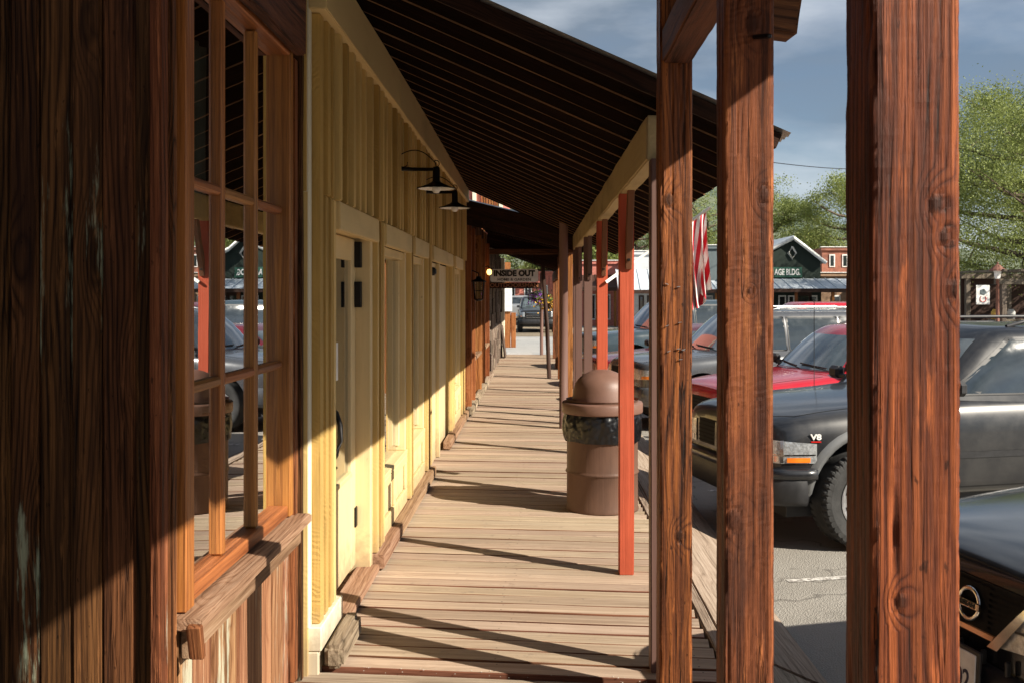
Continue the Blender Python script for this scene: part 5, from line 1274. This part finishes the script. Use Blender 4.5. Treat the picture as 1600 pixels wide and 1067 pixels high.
c5.lamps(0.60, 0.72, 0.5, 0.82); c5.bumper('bumper', 0.25, 0.52, 0.04, P_maroon)
c6 = Car('parked_suv', 'dark blue tall SUV parked farthest along the kerb', (3.3, 23.6), math.pi + R(18), P_teal, cat='suv', L=4.9, W=1.95, H=1.86, gc=0.36, belt=1.2, zh0=1.08, zh1=1.17, zt=1.12, wr=0.39)
c6.lamps(0.8, 0.98, 0.5, 0.88); c6.bumper('bumper', 0.4, 0.7, 0.06, M['chrome'])
c8 = Car('parked_suv', 'red wagon with dark tinted windows in the far row', (7.1, 25.6), math.pi + R(6), P_red, cat='suv', L=5.1, W=1.95, H=1.80, gc=0.34, belt=1.16, zh0=1.04, zh1=1.13, zt=1.1, xc=1.2, xrf=0.55, xrr=-2.2, xrb=-2.5, wr=0.38)
c8.lamps(0.75, 0.93, 0.5, 0.88); c8.bumper('bumper', 0.36, 0.66, 0.06, M['chrome'])
# vehicles beyond the cross street
c9 = Car('parked_pickup', 'black pickup facing us beyond the end of the boardwalk', (-0.05, 54.5), R(-88), P_black, cat='pickup', L=5.6, W=2.0, H=1.88, gc=0.4, belt=1.25, zh0=1.16, zh1=1.24, zt=1.2, xc=1.25, xrf=0.65, xrr=-0.75, xrb=-0.95, wr=0.4, xf=1.8, xr=-1.7)
c9.patch('grille', [(-0.62, 0.72), (0.62, 0.72), (0.64, 1.10), (-0.64, 1.10)], 'F', 10, 4, 0.012, M['groove'])
for k in range(4): c9.patch('grille_bar', [(-0.6, 0.78 + k * 0.085), (0.6, 0.78 + k * 0.085), (0.6, 0.80 + k * 0.085), (-0.6, 0.80 + k * 0.085)], 'F', 8, 1, 0.03, M['chrome'])
c9.lamps(0.82, 1.06, 0.68, 0.92); c9.bumper('bumper', 0.42, 0.70, 0.07, M['trim_blk'])
c10 = Car('parked_pickup', 'silver pickup seen from behind at the far end of the street', (-1.0, 67), R(80), P_grey, cat='pickup', L=5.6, W=2.0, H=1.9, gc=0.42, belt=1.3, zh0=1.2, zh1=1.28, zt=1.26, xc=1.25, xrf=0.65, xrr=-0.75, xrb=-0.95, wr=0.4, xf=1.8, xr=-1.7)
for sg in (1, -1): c10.patch('tail_light', [(sg * 0.70, 0.85), (sg * 0.90, 0.85), (sg * 0.90, 1.2), (sg * 0.70, 1.2)], 'B', 3, 4, 0.02, M['redlens'])
c10.bumper('bumper', 0.45, 0.72, 0.06, M['chrome'], 'B')
c11 = Car('parked_sedan', 'blue grey hatchback left of the black pickup beyond the cross street', (-2.85, 52.5), R(65), P_teal, cat='hatchback', L=4.2, W=1.8, H=1.5, gc=0.22, belt=0.98, zh0=0.85, zh1=0.96, zt=0.98, xc=0.9, xrf=0.2, xrr=-1.6, xrb=-1.9, wr=0.33, xf=1.3, xr=-1.25)
# ------------------------------------------------------------------ trees
t_ = NT('leaf'); co_, rn_ = t_.coords()
n1 = t_.noise(co_, 0.9, 3, 0.6); n2 = t_.noise(co_, 9.0, 2, 0.5)
lc = t_.mix(t_.step(n1, 0.3, 0.7), (0.12, 0.155, 0.035), (0.27, 0.32, 0.08)); lc = t_.mix(t_.step(n2, 0.35, 0.7), lc, (0.24, 0.29, 0.085))
out = [n for n in t_.t.nodes if n.type == 'OUTPUT_MATERIAL'][0]
tl = t_.n('BsdfTranslucent'); t_.l(lc, tl.inputs[0]); t_.l(lc, t_.b.inputs['Base Color']); t_.b.inputs['Roughness'].default_value = 0.6
mx = t_.n('MixShader'); mx.inputs[0].default_value = 0.35; t_.l(t_.b.outputs[0], mx.inputs[1]); t_.l(tl.outputs[0], mx.inputs[2]); t_.l(mx.outputs[0], out.inputs[0])
M['leaf'] = t_.m
M['trunk'] = wood('tree_bark', (0.05, 0.038, 0.028), (0.13, 0.1, 0.075), (0.24, 0.19, 0.15), 'z', 6, 0.7, 0.7, 0.95, 0.03, 0.0, 0.1)
def leaves_me(pts, size, rng):
    n = len(pts); c = np.asarray(pts)
    a = rng.normal(size=(n, 3)); a /= np.linalg.norm(a, axis=1)[:, None]
    b = rng.normal(size=(n, 3)); b -= (b * a).sum(1)[:, None] * a; b /= np.linalg.norm(b, axis=1)[:, None]
    s = size * rng.uniform(0.6, 1.3, (n, 1)); A, B = a * s, b * s * 0.55
    v = np.stack([c - A, c - B * 0.9, c + A, c + B * 0.9], 1).reshape(-1, 3)
    f = np.arange(4 * n).reshape(-1, 4)
    me = bpy.data.meshes.new('crown'); me.vertices.add(4 * n); me.vertices.foreach_set('co', v.ravel().astype(np.float32))
    me.loops.add(4 * n); me.loops.foreach_set('vertex_index', f.ravel().astype(np.int32)); me.polygons.add(n)
    me.polygons.foreach_set('loop_start', np.arange(0, 4 * n, 4).astype(np.int32)); me.polygons.foreach_set('loop_total', np.full(n, 4, np.int32)); me.update()
    me.materials.append(M['leaf']); return me
def tree(label, x, y, h, rx, seed, nleaf=16000, size=0.16, low=0.22, group='trees across the street', nclump=75):
    rng = np.random.default_rng(seed); rnd = random.Random(seed)
    rt = thing('tree', label, 'tree', (x, y, GZ), group=group)
    vs, fs = [], []
    def add(pts, r):
        a, b = tube_geo(pts, r, 7); k = len(vs); vs.extend(a); fs.extend([tuple(i + k for i in q) for q in b])
    tw = 0.045 * h
    trunk = [Vector((0, 0, 0)), Vector((0.05 * h * rnd.uniform(-1, 1) * 0.3, 0, h * 0.2)), Vector((0.03 * h * rnd.uniform(-1, 1), 0.02 * h, h * 0.45)), Vector((0.04 * h * rnd.uniform(-1, 1), 0, h * 0.85))]
    add(trunk, [tw, tw * 0.75, tw * 0.5, tw * 0.1])
    tips = []
    for k in range(22):
        f = 0.22 + 0.62 * k / 21; p = trunk[1].lerp(trunk[2], (f - 0.2) / 0.25) if f < 0.45 else trunk[2].lerp(trunk[3], (f - 0.45) / 0.4)
        a = k * 2.4 + rnd.uniform(-0.4, 0.4); ln = rx * (0.65 + 0.35 * math.sin(math.pi * min(1, (f - 0.1) / 0.75))) * rnd.uniform(0.65, 1.0)
        e = p + Vector((math.cos(a) * ln, math.sin(a) * ln, h * rnd.uniform(0.03, 0.17))); m = p.lerp(e, 0.5) + Vector((0, 0, -0.02 * h))
        add([p, m, e], [tw * 0.35 * (1 - f * 0.6), tw * 0.2, tw * 0.06]); tips += [e, m.lerp(e, 0.4)]
        for _ in range(2):
            e2 = e + Vector((rnd.uniform(-1, 1) * rx * 0.35, rnd.uniform(-1, 1) * rx * 0.35, rnd.uniform(-0.05, 0.12) * h)); add([m.lerp(e, 0.6), e2], [tw * 0.1, tw * 0.03]); tips.append(e2)
    link('trunk', me_from(vs, fs, 'trunk', M['trunk'], True), None, rt, (0, 0, 0), local=True)
    cl = [t + Vector((rnd.gauss(0, 0.12) * rx, rnd.gauss(0, 0.12) * rx, rnd.gauss(0, 0.04) * h)) for t in tips]
    while len(cl) < nclump:
        a = rnd.uniform(0, 6.28); zz = rnd.uniform(low, 0.97); pr = math.sin(math.pi * min(1, (zz - low + 0.12) / (1.02 - low + 0.12))) ** 0.6
        q = rx * pr * math.sqrt(rnd.uniform(0.15, 1)); cl.append(Vector((q * math.cos(a), q * math.sin(a), zz * h)))
    P = []; per = nleaf // len(cl)
    for c in cl:
        rr = rx * rnd.uniform(0.12, 0.25); m_ = int(per * rnd.uniform(0.5, 1.5))
        q = rng.normal(size=(m_, 3)) * np.array([rr, rr, rr * 0.7]) * 0.62 + np.array(c); P.append(q)
    P = np.concatenate(P); P = P[P[:, 2] > low * h * 0.7]
    link('crown', leaves_me(P, size, rng), None, rt, (0, 0, 0), local=True)
tree('big leafy green tree at right edge behind the black SUV', 20.3, 41, 10.4, 5.2, 1, 110000, 0.05, 0.2, nclump=150)
tree('tall green tree rising over the lantern at far right', 27, 50, 13.0, 5.5, 2, 80000, 0.06, 0.2)
tree('greyish leafy tree right of the dark gabled shop, above its brick neighbour', 24.5, 76, 10.8, 5.4, 3, 60000, 0.075, 0.2)
tree('light green tree behind the peak of the dark gabled shop', 19.3, 82, 10.2, 4.0, 4, 40000, 0.075, 0.2)
tree('green tree above the grey false front shop', 13.2, 78, 9.6, 4.6, 5, 40000, 0.075, 0.2)
tree('green tree behind the pale shop with the metal awning', 8.3, 84, 9.6, 4.0, 6, 30000, 0.08, 0.2)
tree('distant green tree over the end of the boardwalk', 1.2, 92, 10.0, 4.5, 7, 18000, 0.13, 0.2)
tree('green tree left of the pale shop seen between the brown posts', 4.2, 80, 8.6, 3.2, 8, 16000, 0.12, 0.2)

# ------------------------------------------------------------------ buildings across the street (false fronts facing us)
BY = 60.0; S = BY / F
M['white_wall'] = paint('white_clapboard', (0.62, 0.64, 0.66), 0.7, 0.004, 'x', 0.0, dirt=0.3)
M['grey_wall'] = paint('slate_grey_boards', (0.13, 0.16, 0.17), 0.7, 0.004, 'z', 0.0, dirt=0.4)
M['green_wall'] = paint('dark_green_boards', (0.022, 0.032, 0.026), 0.7, 0.004, 'z', 0.0, dirt=0.4)
M['brick_w'] = plain('brick_wall', (0.3, 0.125, 0.085), 0.9, 0, 0.01, 12, var=0.35, nscale=2)
M['sign_green'] = plain('green_sign_board', (0.02, 0.09, 0.06), 0.6)
M['tan_wall'] = plain('tan_board_wall', (0.3, 0.19, 0.12), 0.8)
def front(name, label, px0, px1, pytop, wall, y=BY, depth=6.0, porch=None, gable=None, windows=(), doors=()):
    x0, x1 = at(px0, 460, y).x, at(px1, 460, y).x; zt = at(0, pytop, y).z
    rt = thing(name, label, 'building', ((x0 + x1) / 2, y, GZ))
    if gable:
        gx, gy = at(gable[0], 460, y).x, at(0, gable[1], y).z
        pts = [(x0, GZ), (x1, GZ), (x1, zt), (gx, gy), (x0, zt)]
        vs = [(a, y, b) for a, b in pts] + [(a, y + depth, b) for a, b in pts]
        link('wall', me_from(vs, [(0, 1, 2, 3, 4), (9, 8, 7, 6, 5), (0, 5, 6, 1), (1, 6, 7, 2), (4, 9, 5, 0)], 'wall', wall), wall, rt)
        for (ax, az, bx, bz) in ((x0 - 0.25, zt - 0.12, gx, gy), (gx, gy, x1 + 0.25, zt - 0.12)):
            vs = [(ax, y - 0.3, az), (bx, y - 0.3, bz), (bx, y + depth, bz), (ax, y + depth, az), (ax, y - 0.3, az + 0.16), (bx, y - 0.3, bz + 0.16), (bx, y + depth, bz + 0.16), (ax, y + depth, az + 0.16)]
            rf = link('roof', me_from(vs, [(0, 3, 2, 1), (4, 5, 6, 7), (0, 1, 5, 4), (2, 3, 7, 6), (1, 2, 6, 5), (3, 0, 4, 7)], 'roof', M['tin_roof']), M['tin_roof'], rt)
            tube('bargeboard', [(ax, y - 0.32, az + 0.02), (bx, y - 0.32, bz + 0.02)], 0.11, M['white_l'], rf, 4)
    else:
        box('wall', x0, x1, y, y + depth, GZ, zt, wall, rt, 0.01)
        box('cornice', x0 - 0.08, x1 + 0.08, y - 0.12, y - 0.002, zt - 0.18, zt + 0.03, wall, rt, 0.02)
        box('cornice', x0 - 0.12, x1 + 0.12, y - 0.18, y + 0.1, zt + 0.032, zt + 0.09, M['white_l'], rt, 0.02)
    if porch:
        (qx0, qx1, pyt, pyb, dp, mat) = porch; a, b = at(qx0, 460, y).x, at(qx1, 460, y).x; z0, z1 = at(0, pyb, y - dp).z, at(0, pyt, y).z
        vs = [(a, y - dp, z0), (b, y - dp, z0), (b, y - 0.01, z1), (a, y - 0.01, z1)]; vs += [(p[0], p[1], p[2] + 0.08) for p in vs]
        pr_ = link('awning', me_from(vs, [(0, 3, 2, 1), (4, 5, 6, 7), (0, 1, 5, 4), (1, 2, 6, 5), (2, 3, 7, 6), (3, 0, 4, 7)], 'awning', mat), mat, rt)
        n = max(2, int((b - a) / 0.6)); ln = math.hypot(dp, z1 - z0); ang = math.atan2(z1 - z0, dp)
        for k in range(n + 1): link('seam', box_me(0.04, ln, 0.05, mat, 0), None, pr_, (a + (b - a) * k / n, y - dp / 2, (z0 + z1) / 2 + 0.10), (ang, 0, 0))
        box('fascia', a, b, y - dp - 0.05, y - dp - 0.002, z0 - 0.12, z0 + 0.1, M['dbrown'], rt, 0.01)
        n = max(2, int(round((b - a) / 2.2)))
        for k in range(n + 1):
            xx = a + 0.1 + (b - a - 0.2) * k / n; box('porch_post', xx - 0.08, xx + 0.08, y - dp + 0.1, y - dp + 0.26, GZ, z0 - 0.01, M['orange_z'] if wall is not M['white_wall'] else M['white_l'], rt, 0.01)
    for (wx, ww_, wy0, wy1) in windows:
        a, b = at(wx - ww_ / 2, 0, y).x, at(wx + ww_ / 2, 0, y).x; z0, z1 = at(0, wy1, y).z, at(0, wy0, y).z
        wd = box('window', a, b, y - 0.05, y - 0.001, max(z0, GZ + 0.3), z1, M['white_l'] if wall is not M['white_wall'] else M['dbrown'], rt, 0.01)
        nn = 2 if (b - a) > 0.6 else 1
        for k in range(nn):
            w1 = (b - a - 0.1) / nn; box('pane', a + 0.05 + k * w1 + 0.03, a + 0.05 + (k + 1) * w1 - 0.03, y - 0.06, y - 0.051, max(z0, GZ + 0.3) + 0.08, z1 - 0.08, M['cglass'], wd, 0)
    for dx_ in doors:
        a, b = at(dx_, 0, y).x - 0.5, at(dx_, 0, y).x + 0.5; dd = box('door', a, b, y - 0.06, y - 0.001, GZ, GZ + 2.1, M['dbrown'], rt, 0.01); box('pane', a + 0.15, b - 0.15, y - 0.07, y - 0.061, GZ + 1.0, GZ + 1.9, M['cglass'], dd, 0)
    return rt
front('false_front_shop', 'pale clapboard false front shop with light metal awning', 990, 1052, 394, M['white_wall'], porch=(962, 1062, 424, 456, 2.2, M['tin_roof']), windows=((1002, 8, 462, 500), (1016, 10, 462, 500), (1040, 14, 462, 500)), doors=(1028,))
front('brick_shop', 'dull red shop left of the pale false front shop', 900, 972, 409, M['brickred'], y=63, porch=(900, 960, 432, 452, 2.0, M['dbrown']), windows=((925, 12, 460, 500), (948, 12, 460, 500)))
front('false_front_shop', 'slate grey false front shop with white corner board', 1070, 1122, 385, M['grey_wall'], porch=(1060, 1160, 441, 455, 2.2, M['tin_roof']), windows=((1085, 12, 462, 500), (1108, 12, 462, 500)))
gb = front('gabled_shop', 'dark green gabled shop with the GE BLDG sign', 1168, 1282, 409, M['green_wall'], y=59.2, gable=(1238, 373), porch=(1170, 1340, 438, 454, 2.6, M['tin_roof']), windows=((1222, 12, 462, 500), (1236, 10, 462, 500), (1270, 14, 462, 500)), doors=(1255,))
sx0, sx1 = at(1172, 0, 59).x, at(1254, 0, 59).x
sgn = box('sign_board', sx0, sx1, 59.1, 59.18, at(0, 434, 59.1).z, at(0, 418, 59.1).z, M['sign_green'], gb, 0.01)
link('lettering', text_me('AGE BLDG.', 0.5, M['white_l'], 0.01, 0.014, sx=0.62), None, sgn, (at(1231, 0, 59).x, 59.085, at(0, 426, 59.1).z), (R(90), 0, 0))
tube('diamond_window', [at(1238, 386, 59.15), at(1244, 396, 59.15), at(1238, 405, 59.15), at(1232, 396, 59.15), at(1238, 386, 59.15)], 0.06, M['white_l'], gb, 4)
front('brick_shop', 'brick building right of the dark gabled shop', 1284, 1400, 388, M['brick_w'], y=66, porch=None, windows=((1300, 9, 398, 418), (1320, 9, 398, 418)))
front('storefront', 'brown storefront behind the brick building porch with tan wall', 1283, 1420, 428, M['tan_wall'], y=60.5, porch=(1342, 1420, 438, 454, 2.6, M['tin_roof']), windows=((1306, 14, 462, 498), (1350, 14, 462, 498)))
front('storefront', 'dark red storefront closing the street beyond the silver pickup', 760, 895, 425, M['brickred'], y=82, windows=((800, 10, 446, 468), (825, 12, 446, 468), (850, 12, 446, 468)), doors=(838,))

# ------------------------------------------------------------------ market stall, banner and lantern at far right
st = thing('market_stall', 'dark open timber stall under the trees at far right', 'stall', (17.90, 38, GZ))
M['post_grey'] = wood('grey_post_wood', (0.06, 0.05, 0.04), (0.17, 0.14, 0.11), (0.28, 0.24, 0.19), 'z', 16, 0.6, 0.6, 0.9, 0.006, 0.4, 0.2)
for xx in (16.90, 18.50, 20.10, 21.70):
    box('post', xx - 0.09, xx + 0.09, 36.0, 36.18, GZ, 2.05, M['post_grey'], st, 0.01)
    box('post', xx - 0.09, xx + 0.09, 39.0, 39.18, GZ, 2.3, M['post_grey'], st, 0.01)
box('beam', 16.60, 22.00, 35.98, 36.2, 2.05, 2.25, M['post_grey'], st, 0.01); box('beam', 16.60, 22.00, 38.98, 39.2, 2.3, 2.5, M['post_grey'], st, 0.01)
for k in range(9): box('slat', 16.70 + k * 0.62, 16.82 + k * 0.62, 35.6, 39.5, 2.52, 2.6, M['post_grey'], st, 0.005, rot=(0.0, 0, 0))
box('back_wall', 16.70, 21.90, 39.2, 39.3, GZ, 2.5, M['dbrown'], st, 0); box('counter', 17.20, 21.70, 37.4, 38.0, GZ, 0.75, M['post_grey'], st, 0.01)
for k, (xx, c_) in enumerate([(17.35, (0.5, 0.3, 0.05)), (17.95, (0.4, 0.4, 0.38))]):
    mm = plain('goods_paint', c_, 0.7)
    o = link('goods_jar', lathe_me([(0.0, 0.0), (0.13, 0.0), (0.15, 0.05), (0.15, 0.28), (0.1, 0.34), (0.1, 0.38), (0.0, 0.38)], 16, mm), mm, None, (xx, 37.7, 0.752))
    tag(o, ['orange', 'pale grey'][k] + ' jar standing on the stall counter at far right', 'jar', 'jars on the stall counter')
for k, (xx, yy) in enumerate(((17.0, 36.5), (16.35, 37.2))):
    mm = M['post_grey'] if k else M['sign_white']
    o = link('planter_barrel', lathe_me([(0.0, 0), (0.24, 0), (0.3, 0.2), (0.31, 0.35), (0.27, 0.62), (0.24, 0.62), (0.22, 0.5), (0, 0.5)], 18, mm), mm, None, (xx, yy, GZ)); tag(o, ['white barrel below the white banner', 'grey barrel by the tree trunk at far right'][k], 'barrel')
lp = thing('lamp_post', 'rusty brown lantern post next to the white banner', 'street lamp', (16.65, 36, GZ)); M['rust'] = plain('rusty_paint', (0.2, 0.085, 0.06), 0.7)
tube('pole', [(16.65, 36, GZ), (16.65, 36, 2.25)], [0.075, 0.055], M['rust'], lp, 10)
link('lantern', lathe_me([(0.04, -0.02), (0.10, 0.0), (0.15, 0.3), (0.16, 0.31)], 6, M['bulb'], False), None, lp, (16.65, 36, 2.26)); link('cap', lathe_me([(0.3, 0.28), (0.27, 0.33), (0.1, 0.48), (0.03, 0.52), (0.03, 0.6), (0, 0.6)], 12, M['rust'], False), None, lp, (16.65, 36, 2.26))
bn = thing('banner', 'white banner with dark horseshoe emblem by the lantern post', 'banner', (16.1, 35.9, 0.9))
a_, b_ = at(1525, 446, 35.9), at(1546, 476, 35.9)
box('cloth', a_.x, b_.x, 35.88, 35.90, b_.z, a_.z, M['white_l'], bn, 0.002)
tube('bracket', [(a_.x, 35.92, a_.z + 0.01), (16.65, 35.97, a_.z + 0.01)], 0.015, M['black_metal'], bn, 6)
tube('horseshoe', [((a_.x + b_.x) / 2 + 0.11 * math.sin(t), 35.872, b_.z + 0.2 - 0.11 * math.cos(t)) for t in [R(-140 + 28 * k) for k in range(11)]], 0.018, M['redlens'], bn, 5)
link('emblem', lathe_me([(0.0, 0.0), (0.13, 0.0), (0.11, 0.006), (0.0, 0.006)], 5, M['grey_wall'], False), None, bn, ((a_.x + b_.x) / 2, 35.873, a_.z - 0.25), (math.pi / 2, 0, 0))
# small roof-mounted wire across the street
wa, wb = at(1180, 251, 48), at(1420, 262, 62)
tag(tube('overhead_wire', [wa.lerp(wb, k / 10) - Vector((0, 0, 0.25 * math.sin(math.pi * k / 10))) for k in range(11)], 0.02, M['black_metal'], None, 5), 'thin black wire crossing the sky above the gabled shop', 'wire')

# ------------------------------------------------------------------ end of the boardwalk: sign posts, bin, flower baskets
sp_ = thing('sign_post', 'brown timber post with white notice board at the cross street', 'sign post', (-1.05, 37.5, GZ))
box('post', -1.24, -1.0, 37.5, 37.7, GZ, 2.9, M['orange_z'], sp_, 0.01, 10, 0.006, 3); a_, b_ = at(779, 448, 37.4), at(800, 487, 37.4)
box('board', a_.x, b_.x, 37.42, 37.498, b_.z, a_.z, M['white_l'], sp_, 0.005)
box('second_post', -0.98, -0.80, 37.6, 37.75, GZ, 1.0, M['orange_z'], sp_, 0.01)
bb = thing('blue_bin', 'blue bin left of the sign post at the cross street', 'bin', (-1.45, 38.2, GZ)); M['blue'] = plain('blue_plastic', (0.01, 0.09, 0.32), 0.45)
link('tub', lathe_me([(0, 0), (0.24, 0.0), (0.3, 0.9), (0.31, 0.92), (0.0, 0.92)], 16, M['blue']), None, bb, (-1.45, 38.2, GZ)); link('lid', lathe_me([(0.32, 0.92), (0.32, 0.96), (0.2, 1.1), (0, 1.15)], 16, M['blue']), None, bb, (-1.45, 38.2, GZ))
rng = np.random.default_rng(9)
def flowers(name, label, x, y, z, cols):
    rt = thing(name, label, 'flower basket', (x, y, z), group='hanging flower baskets')
    link('basket', lathe_me([(0, -0.16), (0.12, -0.14), (0.2, 0.0), (0.18, 0.0)], 14, M['dbrown']), None, rt, (x, y, z))
    for k, c_ in enumerate(cols):
        me = leaves_me(rng.normal(size=(260, 3)) * np.array([0.15, 0.15, 0.1]) + np.array([0, 0, 0.06 - 0.07 * k]), 0.035, rng); me.materials.clear(); me.materials.append(plain('petal', c_, 0.7))
        link(('leaves', 'blossom', 'blossom')[k], me, None, rt, (x, y, z))
    tube('chain', [(x, y, z), (x, y, z + 0.75)], 0.006, M['black_metal'], rt, 5)
flowers('flower_basket', 'hanging basket of purple flowers at the end of the boardwalk', 0.02, 27.9, 1.60, [(0.06, 0.12, 0.02), (0.25, 0.06, 0.4)])
flowers('flower_basket', 'hanging basket of yellow flowers beside the thin end pole', 0.33, 27.4, 1.45, [(0.1, 0.14, 0.02), (0.75, 0.4, 0.03)])
tag(box('basket_rail', -0.1, 0.45, 27.36, 27.93, 2.34, 2.38, M['dbrown'], None, 0.004), 'small dark rail carrying the two flower baskets', 'rail')
